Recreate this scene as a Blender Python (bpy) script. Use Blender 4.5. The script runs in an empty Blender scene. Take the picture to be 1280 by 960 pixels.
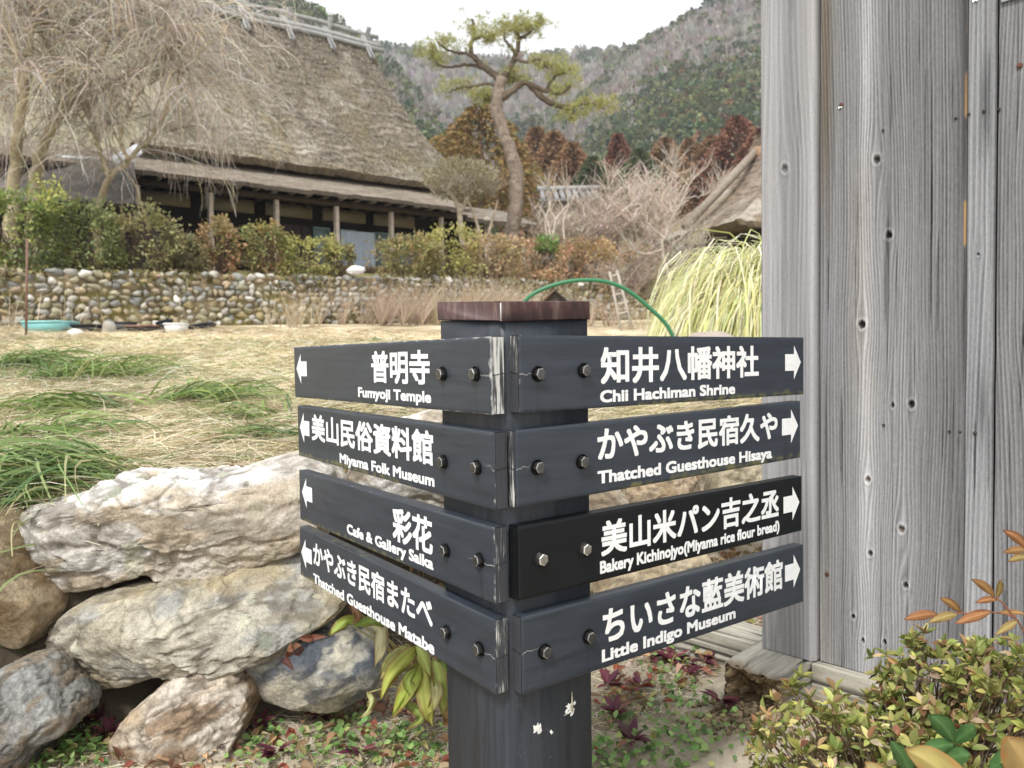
import bpy, math, random
import numpy as np
from mathutils import Matrix, Vector
PI = math.pi
SC = bpy.context.scene
COL = SC.collection
rng = np.random.default_rng(7)

# ------------------------------------------------------------------ camera, sky, sun, exposure
FPX = 965.78                    # focal length in pixels of the 1280 wide photograph
CAM = np.array([0.0, 0.0, 1.0])
PITCH, ROLL = -.0392, -.0146
FW = np.array([0, math.cos(PITCH), math.sin(PITCH)])
R0 = np.array([1.0, 0, 0]); U0 = np.cross(R0, FW)
RT = math.cos(ROLL) * R0 + math.sin(ROLL) * U0
UP = -math.sin(ROLL) * R0 + math.cos(ROLL) * U0
cam = bpy.data.cameras.new('camera'); cam_o = bpy.data.objects.new('camera', cam); COL.objects.link(cam_o)
cam.sensor_width = 36; cam.lens = 36 * FPX / 1280
cam.clip_start = .05; cam.clip_end = 3000
m4 = Matrix.Identity(4)
for i in range(3):
    m4[i][0] = RT[i]; m4[i][1] = UP[i]; m4[i][2] = -FW[i]; m4[i][3] = CAM[i]
cam_o.matrix_world = m4
cam.dof.use_dof = True; cam.dof.focus_distance = 1.5; cam.dof.aperture_fstop = 7
SC.camera = cam_o

SUN_EL, SUN_AZ = math.radians(52), math.radians(205)      # azimuth clockwise from +Y: behind the camera, to its left
world = bpy.data.worlds.new('World'); SC.world = world; world.use_nodes = True
wn = world.node_tree; bg = wn.nodes['Background']
sky = wn.nodes.new('ShaderNodeTexSky'); sky.sky_type = 'NISHITA'; sky.sun_disc = False
sky.sun_elevation = SUN_EL; sky.sun_rotation = SUN_AZ; sky.dust_density = 4; sky.air_density = 1.2
hs = wn.nodes.new('ShaderNodeHueSaturation'); hs.inputs['Saturation'].default_value = .12
wn.links.new(sky.outputs[0], hs.inputs['Color'])
cloud = wn.nodes.new('ShaderNodeMixRGB'); cloud.inputs[0].default_value = .8
cloud.inputs[2].default_value = (9.6, 9.8, 10.0, 1)       # the even white overcast
wn.links.new(hs.outputs[0], cloud.inputs[1]); wn.links.new(cloud.outputs[0], bg.inputs[0])
bg.inputs[1].default_value = .074
sun = bpy.data.lights.new('sun', 'SUN'); sun_o = bpy.data.objects.new('sun', sun); COL.objects.link(sun_o)
sun.energy = 1.5; sun.angle = math.radians(10); sun.color = (1, .98, .95)
sd = Vector((math.sin(SUN_AZ) * math.cos(SUN_EL), math.cos(SUN_AZ) * math.cos(SUN_EL), math.sin(SUN_EL)))
sun_o.rotation_euler = sd.to_track_quat('Z', 'Y').to_euler(); sun_o.location = (0, 0, 30)
SC.view_settings.view_transform = 'Standard'; SC.view_settings.look = 'None'
SC.view_settings.exposure = 1.18; SC.view_settings.gamma = 1; SC.view_settings.use_curve_mapping = False
try:
    SC.cycles.use_denoising = True
    SC.cycles.max_bounces = 6; SC.cycles.diffuse_bounces = 3; SC.cycles.glossy_bounces = 2
    SC.cycles.transmission_bounces = 4; SC.cycles.transparent_max_bounces = 6
    SC.cycles.use_adaptive_sampling = True
except Exception: pass

def at(px, py, d):
    """the point of the place that the photograph shows at (px, py), d metres out along +Y"""
    r = FW + (px - 640) / FPX * RT - (py - 480) / FPX * UP
    return CAM + r * (d / r[1])

# ------------------------------------------------------------------ numpy noise
def _h(ix, iy, iz, s):
    n = (ix.astype(np.int64) * 374761393 + iy.astype(np.int64) * 668265263 + iz.astype(np.int64) * 2147483647 + s * 974634777) & 0xffffffff
    n = ((n ^ (n >> 13)) * 1274126177) & 0xffffffff
    n = ((n ^ (n >> 16)) * 2246822519) & 0xffffffff
    n = n ^ (n >> 15)
    return (n & 0xffffff) / float(0xffffff)
def vn(x, y, z=0.0, s=0):
    """value noise in -1..1"""
    x, y, z = np.broadcast_arrays(np.asarray(x, float), np.asarray(y, float), np.asarray(z, float))
    ix, iy, iz = np.floor(x), np.floor(y), np.floor(z)
    fx, fy, fz = x - ix, y - iy, z - iz
    fx, fy, fz = [f * f * f * (f * (f * 6 - 15) + 10) for f in (fx, fy, fz)]
    o = 0
    for a in (0, 1):
        for b in (0, 1):
            for c in (0, 1):
                w = (fx if a else 1 - fx) * (fy if b else 1 - fy) * (fz if c else 1 - fz)
                o = o + w * _h(ix + a, iy + b, iz + c, s)
    return o * 2 - 1
def fbm(x, y, z=0.0, s=0, o=4, g=.5):
    t, a, f, n = 0, 1, 1, 0
    for k in range(o):
        t = t + a * vn(np.asarray(x) * f + 17.3 * k, np.asarray(y) * f - 9.1 * k, np.asarray(z) * f + 3.7 * k, s + k); n += a; a *= g; f *= 2.03
    return t / n
def cell(x, y, z, s=0):
    """distance to nearest and second nearest feature point, and the id of the nearest, 3D"""
    ix, iy, iz = np.floor(x), np.floor(y), np.floor(z)
    d1 = np.full(x.shape, 9.); d2 = d1.copy(); idn = np.zeros(x.shape)
    for a in (-1, 0, 1):
        for b in (-1, 0, 1):
            for c in (-1, 0, 1):
                jx, jy, jz = ix + a, iy + b, iz + c
                q = [j + _h(jx, jy, jz, s + k) for k, j in enumerate((jx, jy, jz))]
                d = np.sqrt((x - q[0]) ** 2 + (y - q[1]) ** 2 + (z - q[2]) ** 2)
                m = d < d1
                d2 = np.where(m, d1, np.minimum(d2, d)); idn = np.where(m, _h(jx, jy, jz, s + 9), idn); d1 = np.where(m, d, d1)
    return d1, d2, idn
def sst(a, b, x):
    t = np.clip((x - a) / (b - a), 0, 1); return t * t * (3 - 2 * t)
def mixc(a, b, t):
    t = np.asarray(t)[..., None]; return np.asarray(a) * (1 - t) + np.asarray(b) * t

# ------------------------------------------------------------------ meshes and objects
class MB:
    """collects shapes (verts, faces, colours) that become ONE mesh"""
    def __init__(s): s.v = []; s.q = []; s.t = []; s.c = []; s.n = 0
    def add(s, V, Q=None, T=None, c=(.5, .5, .5)):
        V = np.asarray(V, float).reshape(-1, 3)
        s.v.append(V)
        c = np.asarray(c, float)
        s.c.append(np.broadcast_to(c, (len(V), 3)) if c.ndim == 1 else c.reshape(-1, 3))
        if Q is not None and len(Q): s.q.append(np.asarray(Q, int).reshape(-1, 4) + s.n)
        if T is not None and len(T): s.t.append(np.asarray(T, int).reshape(-1, 3) + s.n)
        s.n += len(V); return s
    def arrays(s):
        z4, z3 = np.zeros((0, 4), int), np.zeros((0, 3), int)
        return (np.concatenate(s.v), np.concatenate(s.q) if s.q else z4, np.concatenate(s.t) if s.t else z3, np.concatenate(s.c))
def obj(name, mb, mat, parent=None, smooth=False, world=True):
    V, Q, T, C = mb.arrays()
    if parent is not None and world: V = V - np.array(root_loc(parent))
    me = bpy.data.meshes.new(name)
    nq, nt = len(Q), len(T); nl = 4 * nq + 3 * nt
    me.vertices.add(len(V)); me.loops.add(nl); me.polygons.add(nq + nt)
    me.vertices.foreach_set('co', V.astype(np.float32).ravel())
    me.loops.foreach_set('vertex_index', np.concatenate([Q.ravel(), T.ravel()]).astype(np.int32))
    me.polygons.foreach_set('loop_start', np.concatenate([np.arange(nq) * 4, 4 * nq + np.arange(nt) * 3]).astype(np.int32))
    a = me.color_attributes.new('Col', 'FLOAT_COLOR', 'POINT')
    a.data.foreach_set('color', np.concatenate([C, np.ones((len(C), 1))], 1).astype(np.float32).ravel())
    me.update(calc_edges=True); me.validate()
    if smooth: me.polygons.foreach_set('use_smooth', np.ones(nq + nt, bool))
    me.materials.append(mat)
    o = bpy.data.objects.new(name, me); COL.objects.link(o)
    if parent is not None: o.parent = parent
    return o
def root_loc(p):
    l = Vector(p.location)
    while p.parent is not None: p = p.parent; l = l + Vector(p.location)
    return l
def thing(name, label, cat, loc=(0, 0, 0), rz=0, group=None):
    o = bpy.data.objects.new(name, None); COL.objects.link(o); o.empty_display_size = .1
    o.location = tuple(float(v) for v in loc); o.rotation_euler = (0, 0, rz)
    o['label'] = label; o['category'] = cat
    if group: o['group'] = group
    return o
def tag(o, label, cat, group=None, kind=None):
    o['label'] = label; o['category'] = cat
    if group: o['group'] = group
    if kind: o['kind'] = kind
    return o

BOXQ = np.array([[0, 2, 3, 1], [4, 5, 7, 6], [0, 1, 5, 4], [2, 6, 7, 3], [0, 4, 6, 2], [1, 3, 7, 5]])
def box(mb, lo, hi, c=(.5, .5, .5), ax=None, o=(0, 0, 0), bev=0):
    """a box in the frame ax (rows e1,e2,e3) with origin o, with bevelled edges when bev > 0"""
    lo, hi = np.array(lo, float), np.array(hi, float)
    if bev <= 0:
        V = np.array([[(lo, hi)[i][0], (lo, hi)[j][1], (lo, hi)[k][2]] for k in (0, 1) for j in (0, 1) for i in (0, 1)])
        Q, T = BOXQ, None
    else:
        V, Q, T = [], [], []
        idx = {}
        for sx in (0, 1):
            for sy in (0, 1):
                for sz in (0, 1):
                    s = (sx, sy, sz)
                    for a in range(3):
                        p = [(lo[i] + bev, hi[i] - bev)[s[i]] for i in range(3)]
                        p[a] = (lo[a], hi[a])[s[a]]
                        idx[s + (a,)] = len(V); V.append(p)
                    T.append([idx[s + (0,)], idx[s + (1,)], idx[s + (2,)]])
        for a in range(3):
            b, c_ = [i for i in range(3) if i != a]
            for sa in (0, 1):
                f = []
                for sb, sc_ in ((0, 0), (1, 0), (1, 1), (0, 1)):
                    s = [0, 0, 0]; s[a] = sa; s[b] = sb; s[c_] = sc_; f.append(idx[tuple(s) + (a,)])
                Q.append(f)
            for sb in (0, 1):
                for sc_ in (0, 1):
                    s0 = [0, 0, 0]; s0[b] = sb; s0[c_] = sc_; s1 = list(s0); s1[a] = 1
                    Q.append([idx[tuple(s0) + (b,)], idx[tuple(s1) + (b,)], idx[tuple(s1) + (c_,)], idx[tuple(s0) + (c_,)]])
        V = np.array(V)
    if ax is not None: V = V @ np.array(ax)
    return mb.add(V + np.array(o), Q, T, c)

def tubes(mb, P, R, c, sides=3):
    """many tubes at once: P (N,K,3), R (N,K), c (3,) or (N,3)"""
    P = np.asarray(P, float); R = np.asarray(R, float); N, K, _ = P.shape
    D = np.empty_like(P); D[:, 1:-1] = P[:, 2:] - P[:, :-2]; D[:, 0] = P[:, 1] - P[:, 0]; D[:, -1] = P[:, -1] - P[:, -2]
    D /= np.linalg.norm(D, axis=2, keepdims=True) + 1e-12
    ref = np.eye(3)[np.abs(D).max(1)[:, [1, 0, 2]].argmin(1)][:, [1, 0, 2]][:, None]
    A = np.cross(D, np.broadcast_to(ref, D.shape)); A /= np.linalg.norm(A, axis=2, keepdims=True) + 1e-12
    B = np.cross(D, A)
    th = np.arange(sides) * 2 * PI / sides
    V = P[:, :, None] + R[:, :, None, None] * (np.cos(th)[:, None] * A[:, :, None] + np.sin(th)[:, None] * B[:, :, None])
    n = np.arange(N)[:, None, None] * K * sides; k = np.arange(K - 1)[None, :, None] * sides; s = np.arange(sides)[None, None]
    s2 = (s + 1) % sides
    Q = np.stack([n + k + s, n + k + s2, n + k + sides + s2, n + k + sides + s], -1).reshape(-1, 4)
    c = np.asarray(c, float)
    if c.ndim == 2: c = np.repeat(c, K * sides, 0)
    return mb.add(V.reshape(-1, 3), Q, None, c)
def tube(mb, pts, r, c=(.5, .5, .5), sides=8, cap=True):
    pts = np.asarray(pts, float); K = len(pts)
    r = np.broadcast_to(np.asarray(r, float), (K,))
    n0 = mb.n
    tubes(mb, pts[None], r[None], c, sides)
    if cap:
        for k, rev in ((0, 1), (K - 1, 0)):
            mb.add(pts[k][None], None, None, c); ce = mb.n - 1
            f = [[n0 + k * sides + i, n0 + k * sides + (i + 1) % sides, ce] for i in range(sides)]
            mb.t.append(np.array([g[::-1] if rev else g for g in f]))
    return mb
def smooth_path(pts, n):
    """Catmull-Rom through pts"""
    p = np.asarray(pts, float); p = np.concatenate([[2 * p[0] - p[1]], p, [2 * p[-1] - p[-2]]])
    t = np.linspace(0, len(p) - 3 - 1e-6, n); i = t.astype(int); f = (t - i)[:, None]
    a, b, c, d = p[i], p[i + 1], p[i + 2], p[i + 3]
    return .5 * (2 * b + (c - a) * f + (2 * a - 5 * b + 4 * c - d) * f ** 2 + (3 * b - a - 3 * c + d) * f ** 3)
def unit(v): return v / (np.linalg.norm(v, axis=-1, keepdims=True) + 1e-12)
def rdir(n): return unit(rng.normal(size=(n, 3)))
# leaf templates: x across, y along, z up
LEAF2 = (np.array([[0, 0, 0], [.5, .45, .08], [0, 1, 0], [-.5, .45, .08]]), np.array([[0, 1, 2, 3]]))
def leaf_template(k=5, fold=.12, droop=.25, p=.75, tip=1.1):
    V = []
    for i in range(k + 1):
        t = i / k; w = .5 * (math.sin(PI * t ** p) ** .8 if 0 < t < 1 else .03)
        z = -droop * t ** tip
        V += [(-w, t, z + fold * 2 * w), (0, t, z), (w, t, z + fold * 2 * w)]
    Q = []
    for i in range(k):
        for j in (0, 1): a = 3 * i + j; Q.append([a, a + 1, a + 4, a + 3])
    return np.array(V), np.array(Q)
def put(mb, tmpl, P, D, N, L, W, c):
    """instances of a leaf template baked into mb: positions P, direction D, normal hint N, length L, width W, colours c"""
    TV, TQ = tmpl; n = len(P)
    D = unit(np.asarray(D, float)); S = unit(np.cross(D, N)); N = np.cross(S, D)
    L = np.broadcast_to(L, (n,)); W = np.broadcast_to(W, (n,))
    V = P[:, None] + TV[None, :, 0, None] * W[:, None, None] * S[:, None] + TV[None, :, 1, None] * L[:, None, None] * D[:, None] \
        + TV[None, :, 2, None] * L[:, None, None] * N[:, None]
    Q = (np.arange(n)[:, None, None] * len(TV) + TQ[None]).reshape(-1, 4)
    c = np.asarray(c, float)
    if c.ndim == 1: c = np.broadcast_to(c, (n, 3))
    return mb.add(V.reshape(-1, 3), Q, None, np.repeat(c, len(TV), 0))
def pick(cols, n, jit=.12):
    """n colours drawn from a palette [(weight, r, g, b), ...] with a jitter in brightness"""
    a = np.array(cols, float); k = rng.choice(len(a), n, p=a[:, 0] / a[:, 0].sum())
    return np.clip(a[k, 1:] * (1 + jit * rng.normal(size=(n, 1))) * (1 + .05 * rng.normal(size=(n, 3))), .003, .95)
_ico = {}
def ico(n):
    if n not in _ico:
        import bmesh
        b = bmesh.new(); bmesh.ops.create_icosphere(b, subdivisions=n, radius=1)
        _ico[n] = (np.array([v.co[:] for v in b.verts]), np.array([[v.index for v in f.verts] for f in b.faces])); b.free()
    return _ico[n]

# ------------------------------------------------------------------ materials
def mat(name, rough=.8, spec=.3, bump=None, tint=None, var=None, trans=0, metal=0, col=None, coat=0):
    """principled surface; colour from the mesh's own 'Col' (or col), varied by noise var=(scale, amount), bump=(scale, strength, distance)"""
    m = bpy.data.materials.new(name); m.use_nodes = True; nt = m.node_tree; N = nt.nodes; L = nt.links
    p = N['Principled BSDF']; p.inputs['Roughness'].default_value = rough; p.inputs['Specular IOR Level'].default_value = spec
    p.inputs['Metallic'].default_value = metal; p.inputs['Coat Weight'].default_value = coat
    if col is None:
        a = N.new('ShaderNodeAttribute'); a.attribute_name = 'Col'; out = a.outputs['Color']
    else:
        a = N.new('ShaderNodeRGB'); a.outputs[0].default_value = (*col, 1); out = a.outputs[0]
    tc = N.new('ShaderNodeTexCoord')
    if var:
        n = N.new('ShaderNodeTexNoise'); n.inputs['Scale'].default_value = var[0]; n.inputs['Detail'].default_value = 6
        n.inputs['Roughness'].default_value = .65
        L.new(tc.outputs['Object'], n.inputs['Vector'])
        r = N.new('ShaderNodeMapRange'); r.inputs[1].default_value = .25; r.inputs[2].default_value = .75
        r.inputs[3].default_value = 1 - var[1]; r.inputs[4].default_value = 1 + var[1]
        L.new(n.outputs['Fac'], r.inputs[0])
        mx = N.new('ShaderNodeVectorMath'); mx.operation = 'SCALE'
        L.new(out, mx.inputs[0]); L.new(r.outputs[0], mx.inputs['Scale']); out = mx.outputs[0]
    L.new(out, p.inputs['Base Color'])
    if bump:
        n = N.new('ShaderNodeTexNoise'); n.inputs['Scale'].default_value = bump[0]; n.inputs['Detail'].default_value = 8
        n.inputs['Roughness'].default_value = .7
        L.new(tc.outputs['Object'], n.inputs['Vector'])
        b = N.new('ShaderNodeBump'); b.inputs['Strength'].default_value = bump[1]; b.inputs['Distance'].default_value = bump[2]
        L.new(n.outputs['Fac'], b.inputs['Height']); L.new(b.outputs[0], p.inputs['Normal'])
    if trans:
        t = N.new('ShaderNodeBsdfTranslucent'); L.new(out, t.inputs[0])
        x = N.new('ShaderNodeMixShader'); x.inputs[0].default_value = trans
        o = [k for k in N if k.type == 'OUTPUT_MATERIAL'][0]
        L.new(p.outputs[0], x.inputs[1]); L.new(t.outputs[0], x.inputs[2]); L.new(x.outputs[0], o.inputs[0])
    return m
M_ground = mat('ground_soil', .95, .1, bump=(60, .6, .01), var=(25, .35))
M_leaf = mat('leaf', .55, .35, trans=.3)
M_farleaf = mat('distant_foliage', .9, .1, trans=.2)
M_bark = mat('bark', .9, .15, bump=(16, .9, .05), var=(9, .45))
M_pinebark = mat('pine_bark', .9, .15, bump=(9, 1.0, .09), var=(8, .6))
M_twig = mat('twig', .85, .15)
M_straw = mat('straw', .8, .2, trans=.15)
M_thatch = mat('thatch', .95, .1, bump=(14, .7, .05), var=(9, .35))
M_wood = mat('weathered_wood', .85, .2, bump=(320, .2, .001), var=(240, .12))
M_timber = mat('old_timber', .85, .2, bump=(30, .4, .01), var=(6, .25))
M_rock = mat('rock', .8, .3, bump=(110, 1.0, .008), var=(170, .34))
def rock_cracks(m):
    nt = m.node_tree; N, L = nt.nodes, nt.links; p = N['Principled BSDF']; src = p.inputs['Base Color'].links[0].from_socket
    tc = [k for k in N if k.type == 'TEX_COORD'][0]
    n = N.new('ShaderNodeTexNoise'); n.inputs['Scale'].default_value = 9; n.inputs['Detail'].default_value = 6; L.new(tc.outputs['Object'], n.inputs['Vector'])
    sc = N.new('ShaderNodeVectorMath'); sc.operation = 'MULTIPLY_ADD'; sc.inputs[1].default_value = (.16, .16, .16); L.new(n.outputs['Color'], sc.inputs[0]); L.new(tc.outputs['Object'], sc.inputs[2])
    v = N.new('ShaderNodeTexVoronoi'); v.feature = 'DISTANCE_TO_EDGE'; v.inputs['Scale'].default_value = 13; L.new(sc.outputs[0], v.inputs['Vector'])
    r = N.new('ShaderNodeMapRange'); r.inputs[1].default_value = 0; r.inputs[2].default_value = .035; r.inputs[3].default_value = 1; r.inputs[4].default_value = 0; L.new(v.outputs['Distance'], r.inputs[0])
    n2 = N.new('ShaderNodeTexNoise'); n2.inputs['Scale'].default_value = 6; n2.inputs['Detail'].default_value = 4; L.new(tc.outputs['Object'], n2.inputs['Vector'])
    r2 = N.new('ShaderNodeMapRange'); r2.inputs[1].default_value = .42; r2.inputs[2].default_value = .6; r2.inputs[4].default_value = .35; L.new(n2.outputs['Fac'], r2.inputs[0])
    ml = N.new('ShaderNodeMath'); ml.operation = 'MULTIPLY'; L.new(r.outputs[0], ml.inputs[0]); L.new(r2.outputs[0], ml.inputs[1])
    mx = N.new('ShaderNodeMixRGB'); mx.inputs[2].default_value = (.10, .085, .065, 1); L.new(ml.outputs[0], mx.inputs[0]); L.new(src, mx.inputs[1])
    # pits and dark mineral grains
    n3 = N.new('ShaderNodeTexNoise'); n3.inputs['Scale'].default_value = 75; n3.inputs['Detail'].default_value = 5; n3.inputs['Roughness'].default_value = .7; L.new(tc.outputs['Object'], n3.inputs['Vector'])
    r3 = N.new('ShaderNodeMapRange'); r3.inputs[1].default_value = .60; r3.inputs[2].default_value = .72; r3.inputs[4].default_value = .55; L.new(n3.outputs['Fac'], r3.inputs[0])
    m3 = N.new('ShaderNodeMixRGB'); m3.inputs[2].default_value = (.16, .125, .085, 1); L.new(r3.outputs[0], m3.inputs[0]); L.new(mx.outputs[0], m3.inputs[1]); L.new(m3.outputs[0], p.inputs['Base Color'])
rock_cracks(M_rock)
M_farstone = mat('wall_stone', .85, .2, bump=(25, .5, .01), var=(12, .25))
M_plain = mat('plain', .6, .3, var=(8, .08))
M_hill = mat('hill_soil', .95, .05, var=(.05, .3))
M_metal = mat('bolt_metal', .35, .5, metal=.85, bump=(300, .15, .001), var=(160, .25))
M_white = mat('white_lettering', .5, .3, col=(.80, .80, .79), var=(70, .09))
# ------------------------------------------------------------------ ground: one sheet to the horizon
def Yr(X): return 2.50 + .60 * X - .25 * np.exp(-((X - .1) / .5) ** 2) * 0           # foot of the boulder wall
def Ys(X): return 19.1 + .65 * np.minimum(X, 7)                                        # foot of the cobble wall
def zfoot(X): return 1.70 + .026 * (np.clip(X, -12, 7) + 3.76)
def ztop(X): return zfoot(X) + .99
def gz(X, Y):
    X = np.asarray(X, float); Y = np.asarray(Y, float)
    base = .02 + .09 * sst(.15, .7, X) + .03 * sst(1.4, 2.2, Y) - .1 * sst(0, -4, Y)
    xr = np.clip(X, -4, 1.6)
    t = Y - Yr(xr); ts = Ys(X) - Yr(xr); s = Y - Ys(X)
    edge = .60 + .02 * vn(X * 1.7, Y * 1.7, 0, 5) - .08 * sst(.2, 1.2, X)
    u = np.clip((t - .45) / (ts - .45), 0, 1)
    terr = edge + (zfoot(X) - edge) * (.75 * u + .25 * u ** 2)
    z = base + (terr - base) * sst(.08, .42, t)
    up = ztop(X) - .06 + .62 * sst(.5, 5, s) + .04 * vn(X * .6, Y * .6, 0, 8)
    z = z + (up - z) * sst(.12, .45, s)
    z = z + 7.0 * sst(25, 120, s)
    near = np.exp(-np.maximum(Y, 0) / 9)
    z = z + near * sst(.45, .9, t) * .035 * fbm(X * 2.1, Y * 2.1, 0, 24, 3) + near * (.022 * fbm(X * 4, Y * 4, 0, 21, 3) + .008 * fbm(X * 22, Y * 22, 0, 22, 2)) * (1 - .4 * sst(0, .4, t) * sst(.5, .2, t))
    return z
def ground_axis(lo, hi, n, dense):
    a, b = math.asinh(lo / dense), math.asinh(hi / dense)
    return dense * np.sinh(np.linspace(a, b, n))
gx = ground_axis(-900, 900, 420, .9); gy = 2.0 + ground_axis(-8, 1100, 520, .8)
GX, GY = np.meshgrid(gx, gy); GZ = gz(GX, GY)
def ground_col(X, Y):
    n1 = fbm(X * 1.3, Y * 1.3, 0, 31, 4); n2 = fbm(X * 7, Y * 7, 0, 32, 3); n3 = fbm(X * .5 + 3, Y * .5, 0, 33, 3)
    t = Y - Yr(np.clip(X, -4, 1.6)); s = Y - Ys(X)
    soil = mixc((.25, .21, .155), (.44, .385, .30), .5 + .9 * n2)
    straw = mixc((.36, .285, .18), (.70, .60, .42), .5 + 1.2 * n1 + .6 * n2)
    grass = mixc((.13, .17, .045), (.26, .28, .09), .5 + .8 * n2)
    green = sst(.02, .3, n1 + .35 * n3) * sst(9.5, 4, Y) * sst(.3, -1.2, X)
    f = mixc(straw, grass, green * .75)
    c = mixc(soil, f, sst(.30, .6, t)); c = mixc(c, np.array([.055, .042, .028]), sst(-.02, .06, t) * sst(.46, .36, t) * sst(.45, .2, X) * .9)  # earth between the boulders darkened: shade of the gaps put into its colour
    up = mixc((.16, .12, .06), (.24, .22, .09), .5 + n2)
    return np.clip(mixc(c, up, sst(.2, .5, s)), .01, .9)
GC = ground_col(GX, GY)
ni, nj = len(gx), len(gy)
gi = (np.arange(nj - 1)[:, None] * ni + np.arange(ni - 1)[None]).ravel()
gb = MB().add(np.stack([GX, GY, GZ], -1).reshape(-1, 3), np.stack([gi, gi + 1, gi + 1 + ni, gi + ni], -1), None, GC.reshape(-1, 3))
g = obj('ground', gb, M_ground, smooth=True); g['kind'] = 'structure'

# ------------------------------------------------------------------ hills
def grid_q(nu, nv):
    i = (np.arange(nv - 1)[:, None] * nu + np.arange(nu - 1)[None]).ravel()
    return np.stack([i, i + 1, i + 1 + nu, i + nu], -1)
class Hill:
    def __init__(s, prof, Dr, Db, zb, seed, rough, pw=1.15):
        s.px = np.array([p[0] for p in prof], float); s.py = np.array([p[1] for p in prof], float)
        s.Dr, s.Db, s.zb, s.seed, s.rough, s.pw = Dr, Db, zb, seed, rough, pw
    def pts(s, a, t):
        """a: bearing as an image column, t: 0 at the foot, 1 at the crest, above 1 behind it"""
        y = np.interp(a, s.px, s.py)
        k = FW[None] + (a[:, None] - 640) / FPX * RT - (y[:, None] - 480) / FPX * UP
        slope = k[:, 2] / k[:, 1]; bear = k[:, 0] / k[:, 1]
        Y = s.Db + (s.Dr - s.Db) * t; zr = 1 + slope * s.Dr
        z = s.zb + (zr - s.zb) * np.where(t <= 1, np.clip(t, 0, 1) ** s.pw, 1 - (t - 1) * 1.2)
        X = bear * Y
        n = fbm(X / 45, Y / 45, 0, s.seed, 4)
        return np.stack([X, Y, z + s.rough * n * np.clip(t * 3, 0, 1) * np.clip((1.1 - t) * 4, .15, 1)], -1)
    def build(s, c1, c2):
        a = np.linspace(s.px[0], s.px[-1], 160); t = np.linspace(-.05, 1.4, 80)
        A, T = np.meshgrid(a, t); P = s.pts(A.ravel(), T.ravel())
        c = mixc(c1, c2, np.clip(.5 + .8 * fbm(P[:, 0] / 30, P[:, 1] / 30, 0, s.seed + 3, 4), 0, 1))
        o = obj('hill', MB().add(P, grid_q(160, 80), None, c), M_hill, smooth=True); o['kind'] = 'structure'
hills = [
    Hill([(-150, -110), (60, -60), (250, -20), (320, 12), (400, 44), (470, 66), (540, 82), (620, 84), (720, 76), (800, 72), (900, 60), (1100, 20), (1450, -30)], 520, 190, 14, 3, 9),
    Hill([(480, 330), (560, 270), (620, 232), (690, 180), (740, 128), (790, 76), (830, 50), (860, 30), (900, 8), (950, -12), (1100, -80), (1450, -190)], 330, 120, 10, 4, 5),
    Hill([(-150, -130), (200, -60), (400, 30), (450, 62), (500, 112), (540, 150), (590, 196), (640, 240), (700, 262), (800, 300)], 240, 100, 9, 5, 3)]
hills[0].build((.27, .24, .23), (.36, .33, .31)); hills[1].build((.20, .20, .13), (.31, .28, .23)); hills[2].build((.20, .18, .11), (.28, .25, .17))

# trees of the far wood
def t_bare(k, seed):
    r = np.random.default_rng(seed); n = k
    a = r.uniform(0, 2 * PI, n); h = r.uniform(.15, .6, n); L = r.uniform(.3, .55, n); sp = r.uniform(.1, .75, n)
    P = np.stack([.06 * np.cos(a), .06 * np.sin(a), h], -1); D = np.stack([np.cos(a) * sp, np.sin(a) * sp, np.ones(n)], -1); D /= np.linalg.norm(D, axis=1, keepdims=True)
    S = np.stack([-np.sin(a), np.cos(a), 0 * a], -1); w = .035
    V = np.concatenate([P - S * w, P + S * w, P + D * L[:, None] + S * w * .7, P + D * L[:, None] - S * w * .7]); i = np.arange(n)
    return V, np.stack([i, i + n, i + 2 * n, i + 3 * n], -1)
def t_blob(k, seed, cone):
    r = np.random.default_rng(seed); z = r.uniform(0.04, 1, k) ** (1.25 if cone else .8); a = r.uniform(0, 2 * PI, k)
    rad = ((1 - z) * .33 + .03) if cone else .42 * np.sqrt(np.clip(1 - ((z - .5) / .52) ** 2, .02, 1))
    rad = rad * r.uniform(.65, 1.1, k); c = np.stack([rad * np.cos(a), rad * np.sin(a), z], -1)
    D = np.stack([np.cos(a), np.sin(a), r.uniform(-.8, .3, k) if cone else r.uniform(-.3, .9, k)], -1); D /= np.linalg.norm(D, axis=1, keepdims=True)
    S = np.cross(D, r.normal(size=(k, 3))); S /= np.linalg.norm(S, axis=1, keepdims=True); s = r.uniform(.06, .13, k)[:, None]
    V = np.concatenate([c - D * s, c + S * s * .8, c + D * s, c - S * s * .8]); i = np.arange(k)
    return V, np.stack([i, i + k, i + 2 * k, i + 3 * k], -1)
BARE = [t_bare(46, s) for s in range(4)]; CONE = [t_blob(90, s, True) for s in range(3)]; ROUND = [t_blob(90, s, False) for s in range(3)]
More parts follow.
